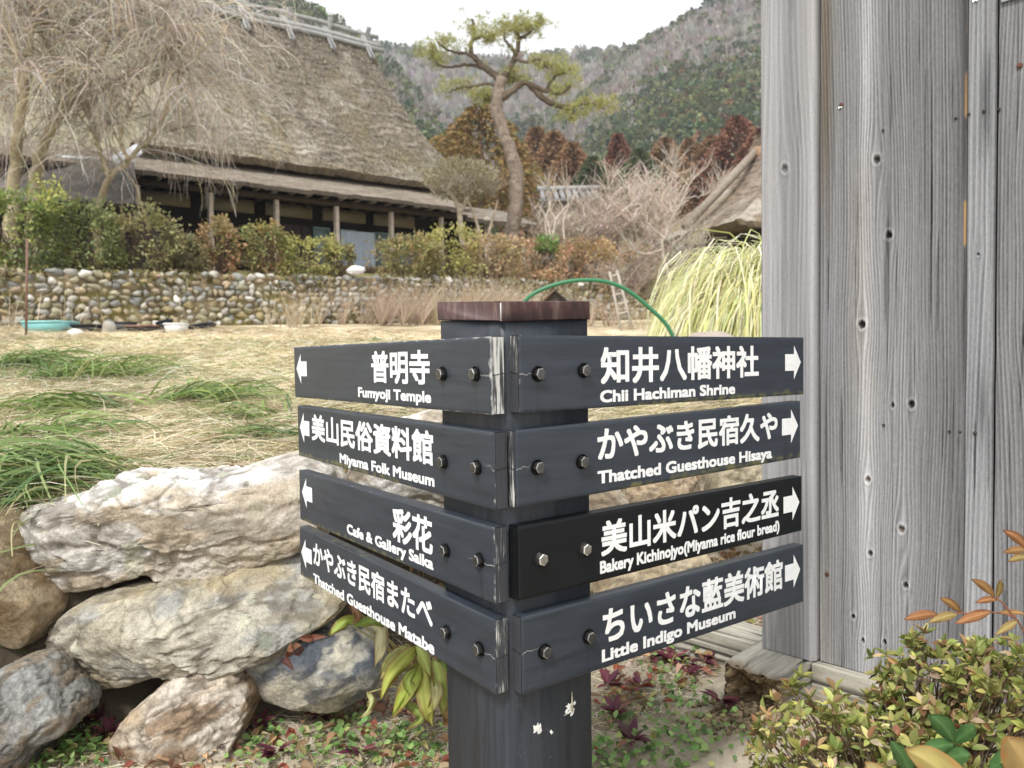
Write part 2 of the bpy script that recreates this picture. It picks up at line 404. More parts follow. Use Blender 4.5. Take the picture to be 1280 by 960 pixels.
def wood(h, n, arange, trange, palette, name):
    a = rng.uniform(*arange, n); t = rng.uniform(*trange, n) ** .8; P = h.pts(a, t)
    kind, cols, size = palette(P, a, t, n)
    mb = MB()
    for kd, TS in enumerate((BARE, CONE, ROUND)):
        for q, (TV, TQ) in enumerate(TS):
            m = (kind == kd) & (np.arange(n) % len(TS) == q); k = m.sum()
            if not k: continue
            rot = rng.uniform(0, 2 * PI, k); cs, sn = np.cos(rot)[:, None], np.sin(rot)[:, None]
            sz = size[m][:, None]; wd = sz * (rng.uniform(.85, 1.3, k)[:, None])
            V = np.stack([(TV[:, 0] * cs - TV[:, 1] * sn) * wd, (TV[:, 0] * sn + TV[:, 1] * cs) * wd, TV[:, 2] * sz], -1) + P[m][:, None]
            V[..., 2] -= .04 * sz
            cc = np.repeat(cols[m], len(TV), 0) * (1 + .09 * rng.normal(size=(k * len(TV), 1)))
            mb.add(V.reshape(-1, 3), (np.arange(k)[:, None, None] * len(TV) + TQ[None]).reshape(-1, 4), None, np.clip(cc, .005, .9))
    o = obj(name, mb, M_farleaf); o['kind'] = 'stuff'; return o
BARE_C = [(3, .42, .375, .335), (2, .49, .45, .41), (1.3, .37, .32, .27)]
EVER_C = [(3, .135, .18, .085), (2, .20, .24, .10), (1.5, .11, .15, .085)]
RUST_C = [(3, .24, .14, .08), (2, .30, .18, .10), (1, .21, .15, .09)]
OLIV_C = [(2, .19, .21, .085), (2, .25, .24, .11), (1, .15, .18, .07)]
def pal(ev, rust, seed, scale, low=0, sz=(6, 11), band=0):
    def f(P, a, t, n):
        nz = fbm(P[:, 0] / scale, P[:, 1] / scale, 0, seed, 3); u = rng.uniform(size=n)
        e = u < np.clip(ev + 1.1 * nz + low * (1 - t) - band * np.exp(-((t - .72) / .16) ** 2) + band * .6 * (t > .93), .02, .97)
        ru = e & (rng.uniform(size=n) < np.clip(rust * (1.25 - t) + .8 * fbm(P[:, 0] / scale, P[:, 1] / scale, 0, seed + 7, 2), 0, 1))
        rd = e & ~ru & (rng.uniform(size=n) < .5)
        kind = np.where(e, 1, 0); kind = np.where(rd, 2, kind)
        c = pick(BARE_C, n); c = np.where(e[:, None], pick(EVER_C, n), c); c = np.where(rd[:, None], pick(OLIV_C + EVER_C, n), c); c = np.where(ru[:, None], pick(RUST_C, n), c)
        return kind, c, rng.uniform(*sz, n) * np.where(kind == 0, 1.0, 1.05)
    return f
wood(hills[0], 8500, (280, 1000), (.02, 1.03), pal(.06, .1, 41, 85, .12, (6, 10.5)), 'bare_hillside_wood')
wood(hills[1], 8500, (520, 1010), (.0, 1.03), pal(.52, .16, 43, 62, .35, (4, 7.5), .5), 'mixed_hillside_wood')
wood(hills[2], 3600, (280, 800), (.0, 1.03), pal(.42, .35, 47, 26, .25, (3.5, 6.5)), 'mixed_hillside_wood')

# ------------------------------------------------------------------ house frame: U along the ridge, B away from the viewer
HU = np.array([.811, .585, 0]); HB = np.array([-.585, .811, 0])
def hp(u, w, z): return np.asarray(u)[..., None] * HU + np.asarray(w)[..., None] * HB + np.asarray(z)[..., None] * np.array([0, 0, 1.])
def hbox(mb, u0, u1, w0, w1, z0, z1, c, bev=0): return box(mb, (u0, w0, z0), (u1, w1, z1), c, np.array([HU, HB, [0, 0, 1.]]), bev=bev)

def thatch(P0, U, Bk, eave, ridge, bf, al, ar, rl, rr, zr, ze, seed, nu=300, nt=150, c_hi=(.235, .203, .163)):
    """hipped thatch: local frame P0,U,Bk; half depth bf; left / right reach at the ridge (al, ar) and at the eaves (rl, rr)"""
    nl = nu // 3
    s = np.concatenate([np.linspace(0, 1, nl, endpoint=False), 1 + np.linspace(0, 1, nu, endpoint=False), 2 + np.linspace(0, 1, nl, endpoint=False), 3 + np.linspace(0, 1, 40, endpoint=False)])
    t = np.linspace(0, 1, nt)                               # 0 ridge .. 1 eaves
    S, T = np.meshgrid(s, t)
    b = .30 + (bf - .30) * T ** 1.06
    L = al + (rl - al) * np.clip((T - .12) / .88, 0, 1) ** 1.45; Rr = ar + (rr - ar) * np.clip((T - .12) / .88, 0, 1) ** 1.75
    z = zr + (ze - zr) * T + .25 * np.sin(PI * T) * -1 * .6
    f = S % 1; k = np.floor(S)
    cr = .35                                                # rounded corners
    X = np.select([k == 0, k == 1, k == 2], [-L, -L + (L + Rr) * f, Rr], Rr - (L + Rr) * f)
    Yv = np.select([k == 0, k == 1, k == 2], [b * (1 - 2 * f), -b, -b + 2 * b * f], b)
    # thickness courses: each layer of reed steps out a little, wavering along the roof
    along = np.where((k == 1) | (k == 3), X, Yv)
    nz = fbm(along * .8, T * 6, k * 5, seed, 4); fine = fbm(along * 7, T * 46, k * 5, seed + 1, 3)
    ph = T * 19 + .7 * vn(along * .45, T * 3, k, seed + 2) + .5 * vn(along * 2.6, T * 12, k, seed + 3)
    st = ph - np.floor(ph)
    big = fbm(along * .28, T * 1.6, k * 3, seed + 21, 3); out = .034 * st ** 1.5 * (1 + vn(along * 1.3, np.floor(ph) * 2.7, k, seed + 31)) + .015 * nz + .030 * fine - .03 + .07 * big * sst(0, .15, T)
    nxm = np.select([k == 0, k == 1, k == 2], [-1, 0, 1], 0); nym = np.select([k == 0, k == 1, k == 2], [0, -1, 0], 1)
    X = X + out * nxm; Yv = Yv + out * nym; z = z + .5 * out
    z = z + .05 * fbm(along * 2.4, T * 2, k, seed + 5, 3) * sst(.93, 1, T)
    P = np.asarray(P0) + X[..., None] * U + Yv[..., None] * Bk + z[..., None] * np.array([0, 0, 1.])
    moss = np.maximum(sst(.12, .55, fbm(along * .7, T * 3.5, k, seed + 8, 4) + .35 * (T - .55)), sst(.93, 1, T) * .9)
    c = mixc(np.array(c_hi) * .55, np.array(c_hi) * 1.15, np.clip(.45 + .55 * fine + .5 * nz + .25 * st, 0, 1))
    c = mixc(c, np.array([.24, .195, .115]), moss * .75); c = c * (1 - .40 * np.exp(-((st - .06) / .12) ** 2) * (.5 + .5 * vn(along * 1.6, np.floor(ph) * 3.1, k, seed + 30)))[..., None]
    c = mixc(c, np.array([.44, .40, .345]), sst(.1, .5, fbm(along * 1.1, T * 5, k + 9, seed + 9, 4) + .55 * (T - .55)) * .6)
    nS = len(s)
    mb = MB(); i = np.arange(nt - 1)[:, None] * nS; j = np.arange(nS)[None]; j2 = (j + 1) % nS
    mb.add(P.reshape(-1, 3), np.stack([i + j, i + nS + j, i + nS + j2, i + j2], -1).reshape(-1, 4), None, c.reshape(-1, 3))
    # cut rim of the eaves and dark underside
    e = P[-1]; ctr = e.mean(0)
    inw = unit((ctr - e) * np.array([1, 1, 0]))
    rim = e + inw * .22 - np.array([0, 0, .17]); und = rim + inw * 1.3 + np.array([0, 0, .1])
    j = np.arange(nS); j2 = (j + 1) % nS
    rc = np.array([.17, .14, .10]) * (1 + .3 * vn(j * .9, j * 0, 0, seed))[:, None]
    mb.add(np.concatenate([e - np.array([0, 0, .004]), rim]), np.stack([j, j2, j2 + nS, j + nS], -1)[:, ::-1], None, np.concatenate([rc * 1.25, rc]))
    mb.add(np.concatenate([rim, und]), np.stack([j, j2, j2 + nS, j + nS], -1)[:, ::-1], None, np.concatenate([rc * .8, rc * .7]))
    return mb

house = thing('thatched_farmhouse', 'large old farmhouse with a tall weathered thatched roof and long veranda above the cobble wall', 'house', hp(np.array(9.6), np.array(26.0), np.array(3.3)))
UC, WR, ZE, ZR = 9.9, 27.0, 6.74, 12.45
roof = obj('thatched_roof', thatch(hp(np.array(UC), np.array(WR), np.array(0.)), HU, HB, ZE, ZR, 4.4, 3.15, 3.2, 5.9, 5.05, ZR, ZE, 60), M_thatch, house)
# straw ends sticking out of the slope
n = 30000; uu = rng.uniform(UC - 5.8, UC + 4.6, n); tt = rng.uniform(0.02, 1, n)
ok = (uu > UC - (3.1 + 2.75 * np.clip((tt - .12) / .88, 0, 1) ** 1.45)) & (uu < UC + 3.2 + 1.5 * np.clip((tt - .12) / .88, 0, 1) ** 1.45); uu, tt = uu[ok], tt[ok]
zz = ZR + (ZE - ZR) * tt - .15 * np.sin(PI * tt) + .05; bb = .30 + 4.1 * tt ** 1.06 + .02
P = hp(uu, WR - bb, zz); D = hp(rng.normal(size=len(uu)) * .35, -np.ones(len(uu)) * .75, -np.ones(len(uu)) * 1.0)
obj('straw_ends', put(MB(), LEAF2, P, D, rdir(len(P)) + np.array([0, 0, 1]), rng.uniform(.07, .17, len(P)), rng.uniform(.012, .028, len(P)), pick([(2, .27, .23, .175), (2, .18, .15, .105), (1, .40, .36, .29), (1, .2, .175, .085)], len(P), .2)), M_straw, roof)
# smoke opening under the left gable
sm = MB(); box(sm, (UC - 3.75, WR - .75, 10.35), (UC - 3.0, WR + .55, 11.65), (.02, .017, .014), np.array([HU, HB, [0, 0, 1.]]))
for k in range(5): hbox(sm, UC - 3.80, UC - 3.74, WR - .7 + .27 * k, WR - .62 + .27 * k, 10.35, 11.65, (.16, .10, .06))
obj('smoke_opening', sm, M_timber, roof)
# ridge: long poles held by crossed saddle boards
GW = (.34, .335, .32)
poles = MB()
for w, z, r in ((-.42, ZR - .02, .085), (-.30, ZR + .16, .075), (.30, ZR + .16, .075), (0, ZR + .62, .085), (-.16, ZR + .27, .07), (.14, ZR + .27, .07)):
    q = np.linspace(UC - 3.6, UC + 3.55, 12)
    tube(poles, hp(q, WR + w + .02 * np.sin(q * 2.1 + w * 9), z + .03 * np.sin(q * 1.3 + z)), r, np.array(GW) * rng.uniform(.75, 1.1))
for k in range(5):
    u = UC - 3.0 + 1.5 * k
    bm_ = MB()
    for sg in (-1, 1):
        ax = np.array([HU, unit(hp(np.array(0.), np.array(sg * .62), np.array(-.78))), unit(hp(np.array(0.), np.array(sg * .78), np.array(.62)))])
        o = hp(np.array(u + .09 * sg), np.array(WR - sg * .22), np.array(ZR + .80))
        box(bm_, (-.085, 0, -.045), (.085, 1.75, .045), np.array(GW) * rng.uniform(.9, 1.25), ax, o, bev=.01)
    obj('saddle_board', bm_, M_timber, house)
obj('ridge_pole', poles, M_timber, house)
# pent roof of wooden shingles over the veranda
def slab(mb, u0, u1, w0, z0, w1, z1, th, seed, nu, nv, c1, c2):
    """sloped roof strip, lower edge at (w0,z0), upper at (w1,z1)"""
    u = np.linspace(u0, u1, nu); v = np.linspace(0, 1, nv); A, V = np.meshgrid(u, v)
    st = (V * 9 + .15 * vn(A * 1.5, V * 5, 0, seed)) % 1
    z = z0 + (z1 - z0) * V + .03 * (1 - st) + .02 * fbm(A * 4, V * 14, 0, seed, 3); w = w0 + (w1 - w0) * V + .03 * vn(A * 6, V * 0, 0, seed + 1) * (V < .02)
    c = mixc(c1, c2, np.clip(.5 + .6 * fbm(A * 3.2, V * 16, 0, seed + 2, 4) + .2 * st, 0, 1))
    P = hp(A, w, z); mb.add(P.reshape(-1, 3), grid_q(nu, nv), None, c.reshape(-1, 3))
    e = P[0]; b = e - np.array([0, 0, th]) ; b2 = hp(u, np.full(nu, w1), np.full(nu, z1 - th)); j = np.arange(nu - 1)
    mb.add(np.concatenate([e, b]), np.stack([j, j + nu, j + nu + 1, j + 1], -1), None, np.array(c1) * .8)
    mb.add(np.concatenate([b, b2]), np.stack([j, j + nu, j + nu + 1, j + 1], -1), None, np.array(c1) * .6)
    for s_ in (0, -1):
        q = np.stack([P[0][s_], P[-1][s_], b2[s_], b[s_]]); mb.add(q, [[0, 1, 2, 3]], None, np.array(c1) * .8)
obj('pent_roof', (lambda m: (slab(m, .6, 13.7, 21.2, 5.70, 23.3, 6.62, .12, 70, 420, 40, (.13, .105, .08), (.29, .25, .20)), m)[1])(MB()), M_thatch, house)
obj('side_roof', (lambda m: (slab(m, 13.72, 17.2, 21.5, 5.46, 24.5, 6.5, .14, 75, 160, 36, (.13, .105, .08), (.28, .245, .2)), m)[1])(MB()), M_thatch, house)
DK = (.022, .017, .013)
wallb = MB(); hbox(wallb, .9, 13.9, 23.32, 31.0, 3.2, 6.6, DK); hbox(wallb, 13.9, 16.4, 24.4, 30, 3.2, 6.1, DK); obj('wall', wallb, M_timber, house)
fl = MB(); hbox(fl, .9, 13.9, 21.75, 23.2, 3.55, 3.72, (.12, .09, .06)); obj('veranda_floor', fl, M_timber, house)
for k in range(9):
    u = .35 + 1.8 * k
    if k == 0: continue
    cb = MB(); hbox(cb, u - .065, u + .065, 21.68, 21.81, 3.1, 5.62, np.array((.62, .52, .42)) * rng.uniform(.9, 1.1), bev=.012); obj('veranda_post', cb, M_timber, house)
for u in (14.6, 16.6):
    cb = MB(); hbox(cb, u - .06, u + .06, 21.9, 22.02, 3.1, 5.48, (.40, .31, .22), bev=.012); obj('veranda_post', cb, M_timber, house)
bm_ = MB(); hbox(bm_, .9, 13.9, 21.64, 21.85, 5.44, 5.6, (.07, .05, .035)); obj('eave_beam', bm_, M_timber, house)
for k in range(26):
    u = .9 + .5 * k; rb = MB(); hbox(rb, u, u + .07, 21.3, 23.2, 5.60, 5.66, (.30, .27, .23)) if k % 2 else hbox(rb, u, u + .07, 21.32, 23.2, 5.60, 5.66, (.2, .17, .13))
    obj('rafter_end', rb, M_timber, house)
for u0, u1 in ((2.3, 3.8), (4.1, 5.6), (5.95, 7.4), (7.75, 9.2), (9.55, 11.0), (11.3, 12.8)):
    pb = MB(); hbox(pb, u0, u1, 23.24, 23.31, 5.28, 5.66, (.34, .29, .19)); obj('plaster_panel', pb, M_plain, house)
for u0, u1 in ((7.75, 9.15), (10.65, 11.2)):
    pb = MB(); hbox(pb, u0, u1, 23.23, 23.31, 3.75, 5.05, (.10, .075, .07))
    for q in np.arange(u0 + .2, u1, .22): hbox(pb, q, q + .02, 23.20, 23.229, 3.75, 5.05, (.06, .045, .04))
    obj('shutter', pb, M_timber, house)
M_glass = mat('window_glass', .12, .6, col=(.30, .40, .42), var=(2, .2))
for u0, u1 in ((9.2, 9.75), (10.0, 10.6), (11.25, 12.9)):
    fb = MB()
    for a, b, c, d in ((u0, u1, 4.96, 5.04), (u0, u1, 3.76, 3.84), (u0, u0 + .05, 3.842, 4.958), (u1 - .05, u1, 3.842, 4.958), (u0, u1, 4.35, 4.39)): hbox(fb, a, b, 23.18, 23.26, c, d, (.25, .36, .33))
    f = obj('window', fb, M_plain, house); pn = MB(); hbox(pn, u0 + .05, u1 - .05, 23.265, 23.29, 3.84, 4.96, (.4, .5, .55)); obj('pane', pn, M_glass, f)
cu = MB(); A, V = np.meshgrid(np.linspace(9.98, 11.15, 40), np.linspace(3.35, 4.95, 12))
cu.add(hp(A, 22.9 + .03 * np.sin(A * 38) + .02 * vn(A * 6, V * 3), V).reshape(-1, 3), grid_q(40, 12), None, (.58, .66, .78)); obj('curtain', cu, M_plain, house, smooth=True)

# ------------------------------------------------------------------ annex at the left: low dark roof with a white gutter
ann = thing('shed_annex', 'low dark shed with a white gutter behind the weeping tree', 'shed', at(105, 300, 17.5))
an = MB(); A, V = np.meshgrid(np.linspace(-130, 168, 90), np.linspace(0, 1, 24))
Pt = np.stack([at(a, 250 - 52 * v + .02 * a, 17.0 + 1.9 * v) for a, v in zip(A.ravel(), V.ravel())]); Pt[:, 2] += .03 * vn(A.ravel() * .1, (V.ravel() * 9) % 1 * 3)
an.add(Pt, grid_q(90, 24), None, mixc((.10, .09, .08), (.24, .215, .19), np.clip(.5 + .7 * fbm(A.ravel() * .06, V.ravel() * 13, 0, 90, 4), 0, 1)))
Pl = Pt.reshape(24, 90, 3); dn = np.array([0, 0, -.14]); an.add(np.concatenate([Pl[0], Pl[0] + dn, Pl[-1] + dn]), np.concatenate([np.stack([np.arange(89), np.arange(89) + 90, np.arange(89) + 91, np.arange(89) + 1], -1), np.stack([np.arange(89) + 90, np.arange(89) + 180, np.arange(89) + 181, np.arange(89) + 91], -1)]), None, (.06, .05, .04))
obj('shingle_roof', an, M_thatch, ann)
ga = MB(); tube(ga, [at(-130, 192, 18.95), at(30, 194, 18.95), at(168, 202, 18.95)], .05, (.72, .72, .72)); obj('gutter', ga, M_plain, ann)
wl = MB(); q = np.stack([at(-130, 250, 18.2), at(164, 252, 18.2), at(-130, 345, 18.2), at(164, 340, 18.2)]); q2 = q + np.array([0, 2.0, 0.]); V8 = np.concatenate([q, q2])
wl.add(V8, [[0, 1, 3, 2], [4, 6, 7, 5], [1, 5, 7, 3], [0, 2, 6, 4], [0, 4, 5, 1]], None, (.05, .04, .03)); obj('wall', wl, M_timber, ann)
rb = MB(); q = np.stack([at(140, 195, 18.8), at(172, 178, 19.6), at(178, 190, 19.6), at(148, 204, 18.8)]); rb.add(np.concatenate([q, q - np.array([0, 0, .07])]), [[0, 1, 2, 3], [7, 6, 5, 4], [0, 3, 7, 4], [3, 2, 6, 7], [1, 0, 4, 5]], None, (.75, .77, .8)); obj('metal_flashing', rb, M_plain, ann)

# ------------------------------------------------------------------ thatched house beyond the wood wall, right
rh = thing('thatched_outbuilding', 'smaller brown thatched roof half hidden behind the grey wooden wall', 'house', at(960, 290, 27))
c0 = at(985, 290, 28.5)
U2, B2 = np.array([.94, .34, 0]), np.array([-.34, .94, 0])
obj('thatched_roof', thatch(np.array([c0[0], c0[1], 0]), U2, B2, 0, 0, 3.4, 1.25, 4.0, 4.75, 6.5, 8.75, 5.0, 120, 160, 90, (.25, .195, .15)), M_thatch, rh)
wb = MB(); box(wb, (-2.7, -2.4, 2.8), (5.5, 2.4, 5.6), (.10, .08, .06), np.array([U2, B2, [0, 0, 1.]]), np.array([c0[0], c0[1], 0])); obj('wall', wb, M_timber, rh)
vb = MB(); tube(vb, [at(856, 284, 26.0), at(905, 232, 27.2), at(948, 186, 28.3)], .15, (.26, .215, .17)); obj('verge_pole', vb, M_timber, rh)
pb = MB(); box(pb, (-1.36, -.35, 7.75), (-1.2, .3, 8.3), (.30, .19, .12), np.array([U2, B2, [0, 0, 1.]]), np.array([c0[0], c0[1], 0])); obj('gable_board', pb, M_timber, rh)
# small tiled roof far behind the bare bushes
tr = thing('tiled_house', 'small grey tiled roof just showing above the pale bare shrub', 'house', at(712, 262, 34))
tb = MB(); c0 = at(716, 248, 34)
for k in range(9):
    x0 = -1.3 + .29 * k
    tube(tb, [c0 + np.array([x0, 1.2, .55]), c0 + np.array([x0, -.6, -.15])], .11, np.array((.27, .265, .26)) * rng.uniform(.85, 1.15), 6)
box(tb, (-1.5, -.6, -.25), (1.4, 1.2, -.12), (.2, .19, .18), None, c0); tube(tb, [c0 + np.array([-1.5, 1.2, .68]), c0 + np.array([1.4, 1.2, .68])], .13, (.3, .29, .28)); obj('tile_roof', tb, M_timber, tr)
wb = MB(); box(wb, (-1.2, -.3, -2.2), (1.1, 1.1, -.26), (.3, .26, .2), None, c0); obj('wall', wb, M_plain, tr)

# ------------------------------------------------------------------ cobble wall that carries the house terrace
cw = thing('cobble_wall', 'long mossy wall of rounded cobbles below the farmhouse hedge', 'wall', (-3, float(Ys(-3.)), float(zfoot(-3.))))
TW = unit(np.array([1, .65, 0])); NW = np.array([TW[1], -TW[0], 0])
stone = MB(); I3 = ico(2)
def stones(stone, x0, x1, seed):
    r = np.random.default_rng(seed)
    L = (x1 - x0) / TW[0]; rows = 9; hh = 1.02
    for row in range(rows):
        s = -.1
        while s < L:
            big = r.uniform(.6, 1.6); wd = .155 * big * r.uniform(.8, 1.2); h = hh / rows * r.uniform(.85, 1.25)
            x = x0 + (s + wd / 2) * TW[0]; zc = float(zfoot(x)) + hh / rows * (row + .5) + r.uniform(-.035, .035)
            c = np.array([x, float(Ys(x)), zc]) + NW * (.02 - .10 * (row / rows) + r.uniform(-.02, .035))
            V = I3[0] * (1 + .34 * vn(I3[0][:, 0] * 1.6 + s * 7, I3[0][:, 1] * 1.6 + row * 5, I3[0][:, 2] * 1.6) + .2 * vn(I3[0][:, 0] * 3.4 + s * 3, I3[0][:, 1] * 3.4, I3[0][:, 2] * 3.4 + row))[:, None]
            a = r.uniform(-.5, .5); ca, sa = math.cos(a), math.sin(a)
            lx, lz = V[:, 0] * wd * .56, V[:, 2] * h * .62
            lx, lz = lx * ca - lz * sa, lx * sa + lz * ca
            V = c + lx[:, None] * TW + lz[:, None] * np.array([0, 0, 1.]) + (V[:, 1] * .14)[:, None] * NW
            k = r.uniform(); base = [(.33, .315, .275), (.42, .40, .35), (.36, .29, .20), (.24, .24, .22), (.60, .58, .53)][int(k * 4.45)]
            moss = r.uniform() < .40 + .35 * float(vn(x * .8, row * .7, 0, 77))
            cc = np.array(base) * r.uniform(.8, 1.15)
            if moss: cc = cc * .55 + np.array([.20, .17, .06]) * .6
            stone.add(V, None, I3[1], np.clip(cc * (1 + .1 * r.normal(size=(len(V), 1))), .02, .8)); s += wd * 1.02
stones(stone, -11.5, 6.9, 5)
obj('cobbles', stone, M_farstone, cw, smooth=True)
n = 15000; x = rng.uniform(-11.4, 6.8, n); v = rng.uniform(0, 1.03, n); keep = fbm(x * .9, v * 2.2, 0, 88, 3) + .3 * (v > .85) > .02; x, v = x[keep], v[keep]; n = len(x)
P = np.stack([x, Ys(x), zfoot(x) + v * 1.02], -1) + NW * (.13 - .10 * v + .03 * rng.normal(size=n))[:, None]
obj('wall_moss', put(MB(), LEAF2, P, rdir(n) + np.array([0, 0, -.5]), rdir(n) + NW, rng.uniform(.04, .13, n), rng.uniform(.03, .07, n), pick([(3, .15, .125, .05), (2, .22, .19, .085), (1.5, .12, .135, .045), (1.5, .36, .29, .18)], n, .2)), M_farleaf, cw)
bk = MB(); XX, VV = np.meshgrid(np.linspace(-11.6, 6.95, 420), np.linspace(-.25, 1.0, 40)); nz_ = fbm(XX * 3, VV * 5, 0, 91, 4)
P = np.stack([XX, Ys(XX), zfoot(XX) + VV * .99], -1) + NW * (.100 - .10 * VV + .035 * nz_)[..., None]
c = mixc((.13, .10, .06), (.25, .20, .125), np.clip(.5 + .9 * nz_, 0, 1)); c = mixc(c, np.array([.19, .165, .05]), sst(.05, .4, fbm(XX * 1.1, VV * 2, 4, 93, 3)) * .8); c = mixc(c, np.array([.30, .21, .13]), sst(.90, .97, VV + .05 * nz_))
bk.add(P.reshape(-1, 3), grid_q(420, 40), None, c.reshape(-1, 3)); e0 = P[-1]; bk.add(np.concatenate([e0, e0 - NW * .7 + np.array([0, 0, .05])]), grid_q(420, 2), None, (.27, .2, .13)); obj('earth_core', bk, M_ground, cw)
# ------------------------------------------------------------------ trees
def pxpath(pts, d, n=24):
    """smooth path through image points (px, py, depth offset)"""
    return smooth_path([at(p[0], p[1], d + (p[2] if len(p) > 2 else 0)) for p in pts], n)
def droop_twigs(mb, starts, dirs, L, n, k, r0, r1, cols, grav, wig, seed):
    """n whips from the starts; they leave along dirs and bend down"""
    i = rng.integers(0, len(starts), n); P = np.empty((n, k, 3)); P[:, 0] = starts[i]
    D = unit(dirs[i] + wig * rng.normal(size=(n, 3))); l = (L[0] + (L[1] - L[0]) * rng.uniform(size=n))[:, None] / (k - 1)
    for q in range(1, k):
        P[:, q] = P[:, q - 1] + D * l
        D = unit(D + np.array([0, 0, -grav]) * (.4 + .12 * q) + .16 * wig * rng.normal(size=(n, 3)))
    R = np.linspace(r0, r1, k)[None] * rng.uniform(.7, 1.3, (n, 1))
    tubes(mb, P, R, cols(n)); return P
def fan_twigs(mb, P0, n, k, L, up, spread, r0, r1, cols, grav=.12):
    """a bare bush: whips fanning up from points near P0 and arching over"""
    P = np.empty((n, k, 3)); P[:, 0] = P0[rng.integers(0, len(P0), n)]
    a = rng.uniform(0, 2 * PI, n); sp = spread * np.sqrt(rng.uniform(size=n))
    D = unit(np.stack([np.cos(a) * sp, np.sin(a) * sp, np.full(n, up)], -1)); l = rng.uniform(L[0], L[1], n)[:, None] / (k - 1)
    for q in range(1, k):
        P[:, q] = P[:, q - 1] + D * l; D = unit(D + np.array([0, 0, -grav]) + .13 * rng.normal(size=(n, 3)))
    tubes(mb, P, np.linspace(r0, r1, k)[None] * rng.uniform(.7, 1.3, (n, 1)), cols(n)); return P
TWIG_C = [(3, .52, .46, .39), (2.5, .64, .58, .52), (1.5, .36, .30, .245), (1.2, .55, .45, .29)]

# weeping cherry, leafless, left
wd = 16.2
wt = thing('weeping_cherry', 'large leafless weeping tree with long pale hanging twigs, left in front of the farmhouse', 'tree', at(60, 330, wd))
tk = MB()
TC = (.46, .38, .25)
LIMB = [([(38, 335), (42, 238), (52, 190), (68, 150), (92, 122), (118, 95), (130, 60), (140, 20), (150, -30)], .13, .035, 0),
        ([(14, 335), (17, 215), (26, 150), (33, 70), (40, 20), (30, -40)], .14, .04, -.6),
        ([(120, 330), (123, 263), (137, 222), (160, 200), (190, 170), (205, 140), (225, 100), (235, 55)], .08, .02, .5),
        ([(118, 95), (100, 60), (70, 35), (45, 25), (10, 10), (-40, 5)], .05, .015, .2),
        ([(68, 150), (90, 110), (60, 60), (50, 20), (70, -30)], .05, .02, -.3),
        ([(92, 122), (130, 110), (165, 90), (200, 72), (240, 50), (262, 30)], .055, .012, .3),
        ([(130, 60), (165, 30), (205, 10), (250, 0)], .04, .012, .6),
        ([(137, 222), (122, 180), (112, 140), (96, 100)], .05, .02, .3),
        ([(33, 70), (0, 50), (-40, 60), (-90, 80)], .05, .015, -.6),
        ([(160, 200), (150, 170), (165, 130), (190, 100), (215, 80)], .04, .012, .5),
        ([(40, 20), (80, 0), (120, -20), (170, -35)], .04, .012, -.6)]
starts, dirs = [], []
for pts, r0, r1, off in LIMB:
    q = pxpath([(p[0], p[1], off + .25 * math.sin(i * 1.9 + r0 * 90)) for i, p in enumerate(pts)], wd, 36)
    q += .02 * rng.normal(size=q.shape); tube(tk, q, np.linspace(r0, r1, 36), np.array(TC) * rng.uniform(.8, 1.1), 7)
    starts.append(q[10:]); t = np.gradient(q, axis=0)[10:]; dirs.append(unit(t))
obj('trunk', tk, M_bark, wt, smooth=True)
starts = np.concatenate(starts); dirs = np.concatenate(dirs)
hz = rdir(len(starts)); hz[:, 2] = .25 + .5 * np.abs(hz[:, 2]); hz[:, 1] *= .8
bm_ = MB(); bc = lambda n: pick(TWIG_C, n, .15)
B1 = droop_twigs(bm_, starts, unit(hz + .4 * dirs), (.9, 2.3), 330, 9, .018, .006, bc, .13, .5, 1)
obj('branches', bm_, M_twig, wt)
tm = MB()
s1 = B1[:, 2:].reshape(-1, 3); d1 = unit(np.diff(B1, axis=1)[:, 1:].reshape(-1, 3) + .0)
B2 = droop_twigs(tm, s1, d1, (.5, 1.5), 2900, 8, .0085, .004, bc, .26, .55, 2)
s2 = B2[:, 2:].reshape(-1, 3); d2 = unit(np.diff(B2, axis=1)[:, 1:].reshape(-1, 3))
droop_twigs(tm, s2, d2, (.25, .75), 5200, 6, .0056, .003, bc, .34, .6, 3)
obj('twigs', tm, M_twig, wt)

# old garden pine with bare gnarled limbs
pd = 20.6
pt = thing('garden_pine', 'tall gnarled pine with a leaning trunk and sparse yellow green needle pads', 'tree', at(642, 305, pd))
pk = MB(); PC = np.array((.15, .115, .085))
def limb(mb, pts, r0, r1, d=pd, n=26, c=PC):
    q = pxpath(pts, d, n); q[1:] += .014 * rng.normal(size=(n - 1, 3)); tube(mb, q, np.linspace(r0, r1, n), np.array(c) * rng.uniform(.85, 1.1), 9); return q
tp = MB(); q = limb(tp, [(638, 322), (640, 290), (645, 255), (646, 225), (640, 195), (629, 165), (621, 138), (623, 118), (627, 98)], .21, .155, n=44, c=np.array((.25, .20, .16)))
for a_ in tp.v:
    if len(a_) > 9: a_ += .035 * np.stack([vn(a_[:, 2] * 2.2, a_[:, 0] * 9, a_[:, 1] * 9, s_) for s_ in (1, 2, 3)], -1)
obj('trunk', tp, M_pinebark, pt, smooth=True)
